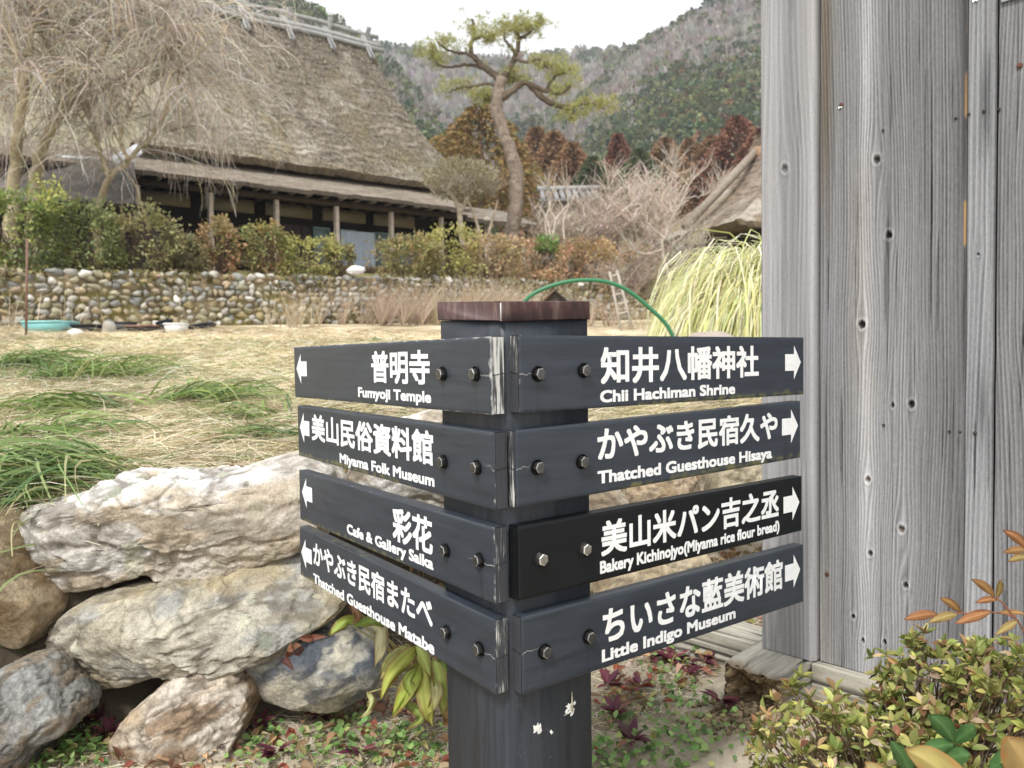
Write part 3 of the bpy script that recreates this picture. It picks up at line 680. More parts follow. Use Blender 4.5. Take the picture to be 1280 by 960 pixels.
PL = [[(627, 104), (618, 92), (606, 86), (596, 76), (589, 62), (590, 50), (594, 38), (590, 24)],
      [(608, 88), (592, 82), (572, 82), (556, 84), (545, 78), (537, 62)],
      [(606, 86), (586, 68), (570, 66), (556, 60), (548, 52)],
      [(627, 100), (636, 88), (643, 72), (648, 56), (648, 40), (656, 28)],
      [(645, 66), (636, 56), (630, 46), (634, 30)], [(648, 50), (660, 42), (672, 32)], [(640, 82), (643, 94), (640, 104)],
      [(628, 122), (640, 114), (652, 104), (664, 106), (682, 114), (700, 117), (714, 108)],
      [(664, 106), (676, 120), (692, 130), (706, 134), (716, 138), (714, 148)], [(706, 134), (726, 130), (744, 130), (756, 136)],
      [(645, 74), (660, 78), (676, 74), (684, 86)], [(626, 112), (610, 104), (592, 108), (574, 110), (562, 116)],
      [(682, 114), (694, 96), (706, 92)], [(590, 50), (602, 46), (612, 50)], [(622, 128), (612, 122), (604, 126)]]
tips = []
for i, p in enumerate(PL):
    r = .10 if i in (0, 3, 7, 8) else .05
    q = limb(pk, [(a, b, .45 * math.sin(i * 2.3) * k / len(p)) for k, (a, b) in enumerate(p)], r, r * .35); tips.append(np.repeat(q[-7:], 3, 0)); tips.append(q[10:-6:4])
obj('limbs', pk, M_bark, pt, smooth=True)
nd = MB(); tips = np.concatenate(tips); tips = tips[rng.integers(0, len(tips), 560)]
tips = tips + rng.normal(size=tips.shape) * np.array([.21, .24, .06]) + np.array([0, 0, .06])
sp = MB(); nn = 26
P = np.repeat(tips, nn, 0); D = unit(rng.normal(size=P.shape) + np.array([0, 0, .55]))
put(nd, LEAF2, P + D * .02, D, rdir(len(P)), rng.uniform(.10, .2, len(P)), .015, pick([(3, .36, .37, .12), (2, .25, .27, .085), (2, .48, .46, .18), (1, .38, .32, .14)], len(P), .18))
obj('needles', nd, M_leaf, pt)

# ------------------------------------------------------------------ russet cedars at the foot of the hills
cedars = [(602, 132, 262, 96, 62, 'o', 'broad olive brown cedar right behind the leaning pine trunk'), (575, 160, 250, 52, 70, 'o', 'short olive cedar beside the right edge of the farmhouse roof'),
          (652, 178, 262, 44, 74, 'r', 'small russet cedar just right of the pine trunk'), (672, 160, 265, 44, 82, 'r', 'slim russet cedar, second to the right of the pine trunk'), (694, 164, 265, 46, 78, 'r', 'pointed russet cedar above the small tiled roof'),
          (716, 178, 268, 44, 72, 'r', 'low russet cedar right of the pointed one above the tiled roof'), (742, 196, 268, 40, 70, 'g', 'dark green cedar between the russet ones'), (773, 168, 262, 30, 84, 'd', 'narrow maroon cedar standing above the pale bare shrub'),
          (800, 186, 262, 44, 76, 'g', 'green brown cedar behind the bare branches right of the maroon one'), (832, 172, 258, 42, 80, 'r', 'orange brown cedar, leftmost of the row before the wooden wall'), (862, 174, 256, 40, 84, 'r', 'rusty cedar in the middle of the row before the wooden wall'),
          (890, 170, 250, 46, 82, 'r', 'rusty cedar right of the middle of the row before the wooden wall'), (922, 146, 250, 62, 78, 'd', 'tallest dark maroon brown cedar next to the grey wooden wall'), (950, 160, 250, 50, 74, 'd', 'dark brown cedar partly cut off by the grey wooden wall'), (530, 168, 240, 40, 96, 'g', 'dark green cedar at the steep end of the farmhouse roof')]
CP = {'o': [(2, .24, .17, .065), (2, .31, .19, .08), (1, .15, .14, .055)], 'r': [(3, .31, .18, .10), (2, .37, .23, .13), (1.5, .21, .15, .075)], 'd': [(3, .22, .105, .07), (2, .28, .145, .095)], 'g': [(2, .10, .14, .065), (1, .18, .16, .08), (1, .08, .11, .06)]}
for px, yt, yb, w, d, k, lab in cedars:
    top, bot = at(px, yt, d), at(px, yb + 20, d); H = top[2] - bot[2]; R = w * .85 / FPX * d
    t = thing('cedar_tree', lab, 'tree', bot, group='russet cedars below the hills')
    tb = MB(); tube(tb, [bot, top - np.array([0, 0, .05 * H])], [.03 * H, .004 * H], (.12, .08, .06), 6); obj('trunk', tb, M_bark, t)
    n = 5200; z = rng.uniform(.02, 1, n) ** .9; a = rng.uniform(0, 2 * PI, n); lob = 1 + .28 * vn(a * 1.6, z * 7, 0, int(px)) + .2 * vn(a * 3, z * 16, 0, int(px) + 1)
    rr = R * np.minimum((1.02 - z) * 1.9, 1.0) ** .8 * .85 * lob * rng.uniform(.35, 1.0, n) ** .5
    P = bot + np.stack([rr * np.cos(a), rr * np.sin(a), z * H], -1); D = np.stack([np.cos(a), np.sin(a), rng.uniform(-.9, .2, n)], -1)
    cb = MB(); put(cb, LEAF2, P, D, rdir(n), rng.uniform(.045, .09, n) * H * .75, rng.uniform(.022, .045, n) * H * .75, pick(CP[k], n, .13)); obj('crown', cb, M_farleaf, t)

# ------------------------------------------------------------------ hedge and shrubs on the cobble wall
def shrub(name, lab, cat, px, yt, yb, w, d, cols, n=2600, leaf=(.055, .12), grp='clipped shrubs along the top of the cobble wall', stems=7, dep=.7, flat=.5):
    top, bot = at(px, yt, d), at(px, yb, d); H = top[2] - bot[2]; R = w / 2 / FPX * d
    t = thing(name, lab, cat, bot, group=grp)
    nc = 46; cu_ = rdir(nc); ci = rng.integers(0, nc, n); u = unit(cu_[ci] + .20 * rng.normal(size=(n, 3))); rad = (rng.uniform(.55, 1, nc) ** .6)[ci] * (1 + .10 * rng.normal(size=n)); s = int(px * 3)
    lob = 1 + .25 * vn(u[:, 0] * 2.2, u[:, 1] * 2.2, u[:, 2] * 2.2, s) + .16 * vn(u[:, 0] * 5, u[:, 1] * 5, u[:, 2] * 5, s + 1)
    q = np.sign(u) * np.abs(u) ** np.array([.8, .8, flat + .3])
    P = bot + np.array([0, 0, H * .52]) + q * rad[:, None] * lob[:, None] * np.array([R, R * dep, H * .5])
    D = unit(u + .9 * rng.normal(size=(n, 3)))
    c = np.clip(.55 * pick(cols, nc, .2)[ci] + .45 * pick(cols, n, .2), 0, 1) * 1.5 + .012; cl = vn(P[:, 0] * 3.1, P[:, 1] * 3.1, P[:, 2] * 3.1, s + 4)[:, None]
    fb = MB(); put(fb, LEAF2, P, D, rdir(n), rng.uniform(*leaf, n), rng.uniform(.45, .7, n) * np.mean(leaf), np.clip(c * (1 + .22 * cl), .01, .9)); obj('foliage', fb, M_leaf, t)
    sb = MB(); fan_twigs(sb, bot + rng.normal(size=(5, 3)) * np.array([R * .3, .08, 0]) - np.array([0, 0, .1]), stems * 5, 5, (H * .5, H * .98), 1, .9 * R / H, .012, .004, lambda k: pick([(1, .17, .12, .085)], k), .02); obj('stems', sb, M_bark, t)
    return t
GRN = [(3, .11, .15, .045), (2, .19, .22, .06), (1.5, .30, .29, .08), (1, .07, .10, .04)]
OLV = [(3, .20, .19, .075), (2, .27, .23, .10), (1, .13, .15, .05), (1, .28, .19, .09)]
YEL = [(3, .36, .38, .07), (1, .25, .28, .07)]
RED = [(3, .36, .20, .13), (2, .29, .22, .11), (1.5, .42, .29, .18), (1, .18, .16, .07)]
ORG = [(2, .25, .135, .075), (2, .22, .17, .075), (1.5, .16, .17, .06)]
H_ = [(28, 236, 338, 118, 14.6, GRN, 'tall feathery green and yellow bush at the far left end of the hedge', 4200), (112, 262, 340, 86, 15.0, [(2, .14, .17, .06), (2, .20, .20, .075), (1, .09, .11, .04)], 'olive green bush just right of the tall feathery bush', 2600),
      (178, 264, 342, 92, 15.4, [(3, .16, .16, .065), (2, .24, .2, .09), (1, .10, .11, .05)], 'dull olive bush under the trailing twigs of the weeping tree', 2600), (228, 292, 345, 56, 15.8, [(2, .12, .12, .055), (1, .2, .17, .09)], 'low dark bush between the dull olive bush and the red leaved one', 1500),
      (276, 268, 345, 46, 16.1, ORG, 'orange red leaved bush at the first veranda post', 1500), (330, 274, 345, 46, 16.5, [(1.3, .24, .14, .075), (2, .17, .19, .07), (1, .3, .25, .08)], 'half red half green bush at the second veranda post', 1500),
      (386, 297, 348, 74, 16.9, [(2, .22, .22, .07), (2, .29, .26, .09), (1, .15, .17, .05)], 'yellowish green bush left of the pale curtain', 2000), (424, 304, 350, 34, 17.3, OLV, 'small olive bush directly under the pale curtain', 1500),
      (506, 297, 350, 76, 17.9, OLV, 'wide olive brown bush right of the pale curtain', 2600), (562, 282, 352, 78, 18.5, [(3, .30, .29, .085), (2, .24, .2, .09), (1, .2, .2, .07)], 'bush with a bright yellow green top left of the pine trunk', 2400),
      (618, 292, 352, 66, 19.2, [(3, .34, .26, .14), (2, .29, .2, .12), (1, .22, .21, .09)], 'brownish bush at the foot of the pine trunk', 2000), (676, 298, 358, 74, 20.0, RED, 'reddish bush just right of the pine trunk', 2200),
      (738, 300, 362, 78, 20.8, [(3, .33, .23, .13), (2, .26, .22, .10), (1, .36, .20, .13)], 'red brown bush above the wooden ladder', 2200), (800, 306, 368, 70, 21.7, RED + OLV, 'mixed red and olive bush at the right end of the hedge', 2000), (684, 295, 316, 30, 19.6, [(3, .10, .17, .045), (1, .16, .22, .06)], 'small bright green bush perched on the reddish ones', 500)]
for px, yt, yb, w, d, c, lab, n in H_: shrub('hedge_shrub', lab, 'shrub', px, yt, yb, w, d, c, n)

# round topped tree in front of the veranda corner
tt_ = thing('topiary_tree', 'small round topped tree with a pale twiggy crown before the veranda corner', 'tree', at(582, 305, 19.9))
kb = MB()
for p, r in (([(580, 310), (576, 285), (574, 262), (566, 246), (552, 232)], .09), ([(574, 268), (586, 246), (598, 232)], .06), ([(604, 310), (598, 285), (590, 262), (578, 240)], .05), ([(612, 310), (612, 288), (618, 268), (622, 250)], .04)):
    q = pxpath(p, 19.9, 16); tube(kb, q, np.linspace(r, r * .5, 16), (.42, .35, .27), 7)
obj('trunk', kb, M_bark, tt_, smooth=True)
n = 3600; u = rdir(n); rad = rng.uniform(.2, 1, n) ** .45; lob = 1 + .16 * vn(u[:, 0] * 4, u[:, 1] * 4, u[:, 2] * 4, 9)
ctr = at(576, 226, 19.9); P = ctr + u * (rad * lob)[:, None] * np.array([.95, .8, .56]); P[:, 2] = np.maximum(P[:, 2], ctr[2] - .42 + .1 * rng.normal(size=n))
fb = MB(); put(fb, LEAF2, P, unit(u + np.array([0, 0, .7]) + .5 * rng.normal(size=(n, 3))), rdir(n), rng.uniform(.05, .12, n), .03, pick([(3, .34, .30, .19), (2, .26, .25, .12), (2, .42, .37, .28)], n, .15))
fan_twigs(fb, ctr + rng.normal(size=(14, 3)) * np.array([.35, .3, .05]) - np.array([0, 0, .35]), 260, 5, (.4, .8), .8, 1.1, .008, .004, lambda k: pick([(2, .38, .31, .24)], k), .0)
obj('crown', fb, M_leaf, tt_)
b2 = thing('bare_sapling', 'small pale leafless sapling forking beside the pine trunk', 'tree', at(700, 310, 20.0)); kb = MB()
for p, r in (([(618, 305), (616, 282), (610, 268), (604, 258)], .035), ([(690, 300), (694, 276), (688, 264), (686, 250)], .04), ([(694, 276), (704, 262), (716, 250)], .03), ([(636, 305), (634, 278), (640, 258), (638, 236)], .03), ([(614, 300), (612, 275), (618, 255), (616, 236)], .03)):
    if p[0][0] < 680: p = [(a + 70, b) for a, b in p]
    q = pxpath(p, 19.7, 14); tube(kb, q, np.linspace(r, r * .4, 14), (.50, .43, .36), 6)
obj('trunk', kb, M_bark, b2, smooth=True); fb = MB(); fan_twigs(fb, np.array([at(x, y, 19.7) for x, y in ((686, 250), (716, 250), (708, 236), (686, 238))]), 60, 5, (.3, .8), 1, .9, .008, .003, lambda k: pick(TWIG_C, k), .02); obj('twigs', fb, M_twig, b2)

# pale bare shrubs right of the pine
def bare_bush(lab, px, yb, w, L, n, d, cols, up=1.0, spread=.85):
    bot = at(px, yb, d); R = w / 2 / FPX * d
    t = thing('bare_shrub', lab, 'shrub', bot, group='leafless pale shrubs right of the pine')
    st = MB(); P0 = bot + rng.normal(size=(14, 3)) * np.array([R * .5, .3, .03])
    A = fan_twigs(st, P0, 80, 8, (L * .6, L * 1.0), up, spread, .016, .006, lambda k: pick(cols, k, .15), .06); obj('stems', st, M_twig, t)
    tw = MB(); fan_twigs(tw, A[:, 2:].reshape(-1, 3), int(n * 1.5), 6, (L * .2, L * .42), up * .8, spread * 1.4, .009, .0045, lambda k: pick(cols, k, .15), .10); obj('twigs', tw, M_twig, t)
PALE = [(3, .60, .50, .42), (2, .70, .61, .53), (1.5, .48, .37, .30)]
bare_bush('dense pale pinkish leafless shrub mounded above the tiled roof side of the hedge', 735, 322, 110, 1.8, 1400, 22.5, PALE)
bare_bush('tallest pale leafless shrub with whips reaching towards the maroon cedar', 790, 328, 100, 2.6, 1300, 23.0, PALE, 1.2, .75)
bare_bush('grey leafless shrub in front of the thatched outbuilding', 850, 348, 70, 1.4, 260, 20.5, [(3, .36, .31, .26), (2, .46, .4, .34)], 1.1, .8)
bare_bush('low tangled leafless shrub between the ladder and the arching grass', 800, 372, 80, 1.2, 500, 18.5, [(3, .40, .33, .27), (2, .3, .24, .19)], .9, 1.1)
bg_ = thing('bare_tree', 'crooked leafless grey tree with forked bare branches left of the thatched outbuilding', 'tree', at(842, 360, 18.0)); kb = MB(); ends = []
for p, r in (([(838, 372), (834, 340), (828, 312), (832, 290), (846, 262), (862, 232), (884, 208)], .05), ([(832, 300), (812, 282), (806, 262), (800, 236)], .03), ([(846, 262), (838, 240), (842, 214), (836, 196)], .025), ([(828, 312), (806, 318), (790, 312), (776, 316)], .03), ([(852, 248), (872, 246), (890, 240), (906, 222)], .02), ([(838, 345), (856, 326), (866, 306), (880, 296)], .025)):
    q = pxpath(p, 18.0, 18); q += .015 * rng.normal(size=q.shape); tube(kb, q, np.linspace(r, r * .3, 18), (.42, .36, .30), 6); ends.append(q[8:])
obj('trunk', kb, M_bark, bg_, smooth=True); fb = MB(); fan_twigs(fb, np.concatenate(ends), 220, 5, (.25, .8), 1, .9, .008, .003, lambda k: pick([(2, .42, .36, .3), (1, .5, .44, .38)], k), .02); obj('twigs', fb, M_twig, bg_)

# dry reeds and grasses at the foot of the wall (each clump stands on its own)
def reed(lab, px, yb, n, L, d, cols, spread=.5, up=1.2, lean=0, r=.004, grav=.05, name='dry_grass_clump', grp='dry grass clumps at the foot of the cobble wall', width=.3):
    bot = at(px, yb, d); bot[2] = float(gz(bot[0], bot[1])) - .02
    m = MB(); P0 = bot + rng.normal(size=(20, 3)) * np.array([width, width * .5, .0])
    k = 6; P = np.empty((n, k, 3)); P[:, 0] = P0[rng.integers(0, 20, n)]; a = rng.uniform(0, 2 * PI, n); sp = spread * np.sqrt(rng.uniform(size=n))
    D = unit(np.stack([np.cos(a) * sp + lean, np.sin(a) * sp, np.full(n, up)], -1)); l = rng.uniform(L * .5, L, n)[:, None] / (k - 1)
    for q in range(1, k): P[:, q] = P[:, q - 1] + D * l; D = unit(D + np.array([0, 0, -grav * q]) + .05 * rng.normal(size=(n, 3)))
    tubes(m, P, np.array([1, .95, .85, .7, .5, .2])[None] * r * rng.uniform(.6, 1.4, (n, 1)), pick(cols, n, .14))
    o = obj(name, m, M_straw); return tag(o, lab, 'grass clump', grp)
PNK = [(3, .56, .43, .33), (2, .64, .52, .40), (1.5, .42, .30, .21)]
STR = [(3, .58, .47, .31), (2, .66, .56, .40), (1, .46, .35, .21)]
reed('pale dry grass clump standing before the cobbles left of the signpost', 372, 408, 110, 1.0, 14.6, STR, .55)
reed('leaning pale reeds under the hedge, left of the reeds by the hut', 560, 384, 260, 1.3, 17.0, STR, .7, 1, .45, width=.5)
reed('slanting pale reeds on the cobble wall just left of the dark hut', 640, 386, 260, 1.5, 17.6, STR, .7, 1, .5, width=.6)
reed('pinkish dry grass curtain over the cobbles left of the post cap', 470, 398, 420, 1.15, 16.2, PNK, .6, 1, .15, width=.7)
reed('dense pinkish dry grass hiding the cobbles behind the left edge of the post', 540, 398, 520, 1.25, 16.8, PNK, .65, 1, .2, width=.7)
reed('dry grass before the cobbles directly behind the post cap', 610, 400, 520, 1.25, 17.4, PNK, .7, 1, .3, width=.7)
reed('dry grass before the cobbles right of the dark hut', 725, 402, 260, .9, 17.8, PNK, .7, 1, .1, width=.6)
reed('thin dry stalks beside the wooden ladder', 790, 402, 60, .8, 17.0, STR, .6, 1)
reed('sparse dry stalks at the left end of the cobble wall', 14, 412, 40, 1.0, 12.4, STR, .6, 1, width=.5)

# big arching clump of green-gold grass
pg = thing('pampas_grass', 'large fountain shaped clump of yellow green arching grass beside the wooden wall', 'grass clump', at(905, 418, 7.2))
bot = at(985, 428, 7.0); n = 30000; k = 9; P = np.empty((n, k, 3)); P[:, 0] = bot + rng.normal(size=(n, 3)) * np.array([.26, .2, 0])
a = rng.uniform(0, 2 * PI, n); sp = 1.1 * np.sqrt(rng.uniform(size=n)) + .08; D = unit(np.stack([np.cos(a) * sp, np.sin(a) * sp, np.full(n, 1.0)], -1)); l = rng.uniform(.9, 2.15, n)[:, None] / (k - 1)
Dh = unit(np.stack([np.cos(a), np.sin(a), 0 * a], -1))
for q in range(1, k): P[:, q] = P[:, q - 1] + D * l; D = unit(D + (.135 * q) * np.array([0, 0, -1]) + .10 * Dh * (q < 5) + .03 * rng.normal(size=(n, 3)))
ok = (P[:, :, 0] / P[:, :, 1]).min(1) > .168; P = P[ok]; n = len(P)      # the clump keeps clear of the ladder side
m = MB(); S = np.cross(P[:, -1] - P[:, 0], [0, 0, 1.]); S = unit(S + .3 * rng.normal(size=S.shape))[:, None]; w = np.array([.6, .9, 1, 1, .95, .8, .6, .35, .05])[None, :, None] * .0062 * rng.uniform(.6, 1.3, (n, 1, 1))
V = np.stack([P - S * w, P + S * w], 2); c = pick([(3, .64, .64, .28), (3, .76, .73, .46), (2, .50, .55, .22), (2, .84, .80, .62)], n, .12)
i = (np.arange(n)[:, None] * k + np.arange(k - 1)[None]) * 2; m.add(V.reshape(-1, 3), np.stack([i, i + 1, i + 3, i + 2], -1).reshape(-1, 4), None, np.repeat(c, 2 * k, 0))
obj('blades', m, M_leaf, pg)

# ------------------------------------------------------------------ odds and ends in the field
hoop = MB(); tube(hoop, pxpath([(632, 480), (640, 425), (655, 378), (690, 357), (735, 350), (775, 358), (812, 385), (840, 418), (856, 485)], 5.2, 48), .014, (.05, .26, .13), 8)
tag(obj('garden_hoop', hoop, mat('green_plastic', .4, .4, col=(.035, .17, .075), var=(20, .1)), smooth=True), 'green plastic garden hoop arching over the field behind the signpost', 'hoop')
ld = thing('wooden_ladder', 'small pale wooden ladder leaning against the far cobble wall', 'ladder', at(778, 408, 17.6))
for a, b in (((762, 340), (776, 412)), ((771, 338), (790, 409))):
    m = MB(); tube(m, [at(*b, 16.0), at(*a, 16.5)], .030, (.38, .335, .28), 6); obj('rail', m, M_timber, ld)
for q in np.linspace(.1, .92, 6):
    m = MB(); p0 = at(776, 412, 16.0) * (1 - q) + at(762, 340, 16.5) * q; p1 = at(790, 409, 16.0) * (1 - q) + at(771, 338, 16.5) * q; tube(m, [p0, p1], .024, (.38, .335, .28), 6); obj('rung', m, M_timber, ld)
ht = thing('field_hut', 'tiny dark gabled hut at the foot of the reeds behind the signpost', 'hut', at(690, 400, 15.5))
c0 = at(692, 362, 15.5); m = MB()
for sg in (-1, 1):
    q = np.array([[0, -.28, 0], [0, .5, 0], [sg * .36, .5, -.34], [sg * .36, -.28, -.34]]); q = np.concatenate([q, q + np.array([0, 0, -.05])]) + c0
    m.add(q, [[0, 1, 2, 3], [7, 6, 5, 4], [0, 3, 7, 4], [2, 1, 5, 6], [3, 2, 6, 7]], None, (.05, .045, .042) if sg > 0 else (.16, .10, .07))
obj('roof', m, M_timber, ht); m = MB(); z0 = float(gz(c0[0], c0[1])) - c0[2]; box(m, (-.26, -.2, z0), (.26, .45, -.24), (.07, .055, .045), None, c0); m.add(np.array([[-.26, -.2, -.24], [.26, -.2, -.24], [0, -.2, -.05]]) + c0, None, [[0, 1, 2]], (.06, .05, .04)); obj('wall', m, M_timber, ht)
def tub(name, lab, cat, px, py, w, h, d, c, rim=None, grp=None, dep=.28, tilt=0):
    b = at(px, py, d); b[2] = float(gz(b[0], b[1])) - .01; t = thing(name, lab, cat, b, group=grp); m = MB()
    W, Hh = w / FPX * d / 2, h / FPX * d; wall_ = .012
    V = []
    for z, s in ((0, .82), (Hh, 1), (Hh, .93), (.02, .76)):
        V += [(-W * s, -dep * s, z), (W * s, -dep * s, z), (W * s, dep * s, z), (-W * s, dep * s, z)]
    V = np.array(V); V[:, 2] += V[:, 0] * tilt; Q = [[3, 2, 1, 0]]
    for k in range(3): Q += [[4 * k + i, 4 * k + (i + 1) % 4, 4 * k + 4 + (i + 1) % 4, 4 * k + 4 + i] for i in range(4)]
    Q.append([12, 13, 14, 15]); m.add(V + b, Q, None, c); obj('tub_body', m, M_plain, t)
    r = MB(); z = Hh + .008
    pts = [b + np.array([x * W, y * dep, z + x * W * tilt]) for x, y in ((-1, -1), (1, -1), (1, 1), (-1, 1), (-1, -1))]
    tube(r, pts, .016, rim or c, 6); obj('rim', r, M_plain, t)
tub('planter_box', 'pale turquoise plastic planter box lying at the foot of the cobble wall', 'planter', 64, 421, 48, 13, 12.5, (.22, .50, .50), (.3, .6, .6))
tub('seed_tray', 'flat black tray at the wall foot right of the turquoise planter', 'tray', 114, 424, 26, 9, 12.6, (.02, .021, .024), grp='dark trays at the wall foot')
tub('plastic_pot', 'dark grey pot between the black tray and the long tray at the wall foot', 'pot', 157, 424, 20, 13, 12.7, (.06, .058, .056), dep=.13)
tub('seed_tray', 'long dark tray with a reddish rim near the white bucket', 'tray', 184, 424, 32, 8, 12.8, (.03, .032, .04), (.22, .11, .08), 'dark trays at the wall foot')
tub('seed_tray', 'blue black tray tipped on the straw, rightmost of the trays', 'tray', 252, 413, 26, 7, 13.6, (.025, .028, .04), None, 'dark trays at the wall foot', .2, .12)
tub('plastic_pot', 'black pot lying against the white bucket', 'pot', 206, 420, 14, 14, 12.9, (.02, .022, .026), dep=.11, tilt=.3)
tub('bucket', 'white bucket at the wall foot beside the tipped tray', 'bucket', 221, 423, 22, 11, 12.8, (.75, .75, .74), dep=.14)
def small_rock(lab, px, py, w, h, d, c, seed, grp=None, name='field_stone'):
    V = ico(3)[0]; V = V * (1 + .2 * fbm(V[:, 0] * 1.5, V[:, 1] * 1.5, V[:, 2] * 1.5, seed, 3))[:, None] * np.array([w, w * .8, h]) / FPX * d / 2
    b = at(px, py, d)
    if d > 6: b[2] = float(gz(b[0], b[1])) + .25 * h / FPX * d
    cc = np.array(c) * (1 + .15 * fbm(V[:, 0] * 20, V[:, 1] * 20, V[:, 2] * 20, seed + 1, 3))[:, None]
    return tag(obj(name, MB().add(V + b, None, ico(3)[1], np.clip(cc, 0, .9)), M_rock, smooth=True), lab, 'stone', grp)
small_rock('white rounded stone in the grass below the turquoise planter', 95, 428, 20, 13, 11.6, (.7, .69, .66), 3)
small_rock('grey upright stone between the black tray and the dark pot', 137, 424, 17, 22, 12.4, (.36, .34, .3), 4)
small_rock('pinkish white stone just above the top right signboard', 885, 444, 84, 64, 4.9, (.40, .34, .29), 6)
m = MB(); p = at(33, 432, 11.4); p[2] = float(gz(p[0], p[1])); tube(m, [p, at(34, 299, 11.4)], .017, (.20, .12, .09), 7); tag(obj('garden_stake', m, M_timber), 'thin rusty brown stake standing in front of the green bush at left', 'stake')
m = MB(); tube(m, [at(150, 434, 10.5), at(180, 441, 10.2)], .03, (.6, .5, .36), 6); tag(obj('wood_scrap', m, M_timber), 'short pale piece of wood lying in the grass below the dark pot', 'wood')
wr = thing('cloth_bundle', 'small crumpled white cloth on the hedge foot under the curtain', 'cloth', at(444, 339, 16.8)); V = ico(3)[0]; V = V * (1 + .35 * fbm(V[:, 0] * 3, V[:, 1] * 3, V[:, 2] * 3, 8, 3))[:, None] * np.array([.19, .12, .1]); obj('cloth', MB().add(V + at(445, 338, 16.8), None, ico(3)[1], (.8, .8, .82)), M_plain, wr, smooth=True)
# ------------------------------------------------------------------ the signpost
def paint(name, base, wear, rough, seed_scale, moss=0):
    """old dark paint on wood: faint streaks along the grain, dust, flecks"""
    m = bpy.data.materials.new(name); m.use_nodes = True; nt = m.node_tree; N, L = nt.nodes, nt.links; p = N['Principled BSDF']
    p.inputs['Roughness'].default_value = rough; p.inputs['Specular IOR Level'].default_value = .45
    tc = N.new('ShaderNodeTexCoord'); mp = N.new('ShaderNodeMapping'); mp.inputs['Scale'].default_value = seed_scale; L.new(tc.outputs['Object'], mp.inputs[0])
    n1 = N.new('ShaderNodeTexNoise'); n1.inputs['Scale'].default_value = 1; n1.inputs['Detail'].default_value = 7; n1.inputs['Roughness'].default_value = .6; L.new(mp.outputs[0], n1.inputs['Vector'])
    cr = N.new('ShaderNodeValToRGB'); cr.color_ramp.elements[0].position = .3; cr.color_ramp.elements[1].position = .75
    cr.color_ramp.elements[0].color = (*[b * (1 - .28 * wear) for b in base], 1); cr.color_ramp.elements[1].color = (*[b * (1 + 1.1 * wear) for b in base], 1); L.new(n1.outputs['Fac'], cr.inputs[0])
    n2 = N.new('ShaderNodeTexNoise'); n2.inputs['Scale'].default_value = 9; n2.inputs['Detail'].default_value = 5; L.new(tc.outputs['Object'], n2.inputs['Vector'])
    r2 = N.new('ShaderNodeMapRange'); r2.inputs[1].default_value = .5; r2.inputs[2].default_value = .8; r2.inputs[3].default_value = 0; r2.inputs[4].default_value = .35; L.new(n2.outputs['Fac'], r2.inputs[0])
    m1 = N.new('ShaderNodeMixRGB'); m1.inputs[2].default_value = (*[b * 1.75 + .001 for b in base], 1); L.new(r2.outputs[0], m1.inputs[0]); L.new(cr.outputs[0], m1.inputs[1]); out = m1.outputs[0]
    n3 = N.new('ShaderNodeTexNoise'); n3.inputs['Scale'].default_value = 260; n3.inputs['Detail'].default_value = 2; L.new(tc.outputs['Object'], n3.inputs['Vector'])
    r3 = N.new('ShaderNodeMapRange'); r3.inputs[1].default_value = .735 - .06 * wear; r3.inputs[2].default_value = .80; r3.inputs[4].default_value = .5; L.new(n3.outputs['Fac'], r3.inputs[0])
    m2 = N.new('ShaderNodeMixRGB'); m2.inputs[2].default_value = (.28, .28, .27, 1); L.new(r3.outputs[0], m2.inputs[0]); L.new(out, m2.inputs[1]); out = m2.outputs[0]
    at_ = N.new('ShaderNodeAttribute'); at_.attribute_name = 'Col'; sp = N.new('ShaderNodeSeparateColor'); L.new(at_.outputs['Color'], sp.inputs[0])
    # red channel of Col: bare wood / worn amount, green: moss
    n4 = N.new('ShaderNodeTexNoise'); n4.inputs['Scale'].default_value = 55; n4.inputs['Detail'].default_value = 6; L.new(tc.outputs['Object'], n4.inputs['Vector'])
    for ch, colr, lo in ((0, (.52, .51, .48), .62), (1, (.20, .19, .06), .58)):
        ad = N.new('ShaderNodeMath'); ad.operation = 'ADD'; L.new(sp.outputs[ch], ad.inputs[0]); L.new(n4.outputs['Fac'], ad.inputs[1])
        r = N.new('ShaderNodeMapRange'); r.inputs[1].default_value = lo + .32; r.inputs[2].default_value = lo + .58; r.inputs[4].default_value = .9 if ch == 0 else .7; L.new(ad.outputs[0], r.inputs[0])
        mm = N.new('ShaderNodeMixRGB'); mm.inputs[2].default_value = (*colr, 1); L.new(r.outputs[0], mm.inputs[0]); L.new(out, mm.inputs[1]); out = mm.outputs[0]
    md = N.new('ShaderNodeMixRGB'); md.inputs[2].default_value = (*[b * .42 for b in base], 1); mq = N.new('ShaderNodeMath'); mq.operation = 'MULTIPLY'; mq.inputs[1].default_value = .75; L.new(sp.outputs[2], mq.inputs[0]); L.new(mq.outputs[0], md.inputs[0]); L.new(out, md.inputs[1]); out = md.outputs[0]
    L.new(out, p.inputs['Base Color'])
    b = N.new('ShaderNodeBump'); b.inputs['Strength'].default_value = .35; b.inputs['Distance'].default_value = .0012; L.new(n1.outputs['Fac'], b.inputs['Height']); L.new(b.outputs[0], p.inputs['Normal'])
    return m
SLATE = (.024, .0295, .039)
M_board = paint('board_paint', SLATE, .6, .42, (6, 40, 70))
M_board2 = paint('board_paint_across', SLATE, .6, .42, (40, 6, 70))
M_new = paint('fresh_black_paint', (.005, .0058, .007), .2, .5, (6, 40, 70))
M_new.node_tree.nodes['Principled BSDF'].inputs['Specular IOR Level'].default_value = .25
M_post = paint('post_paint', (.020, .024, .031), 1.0, .45, (60, 60, 5))
M_endg = bpy.data.materials.new('worn_end_grain'); M_endg.use_nodes = True
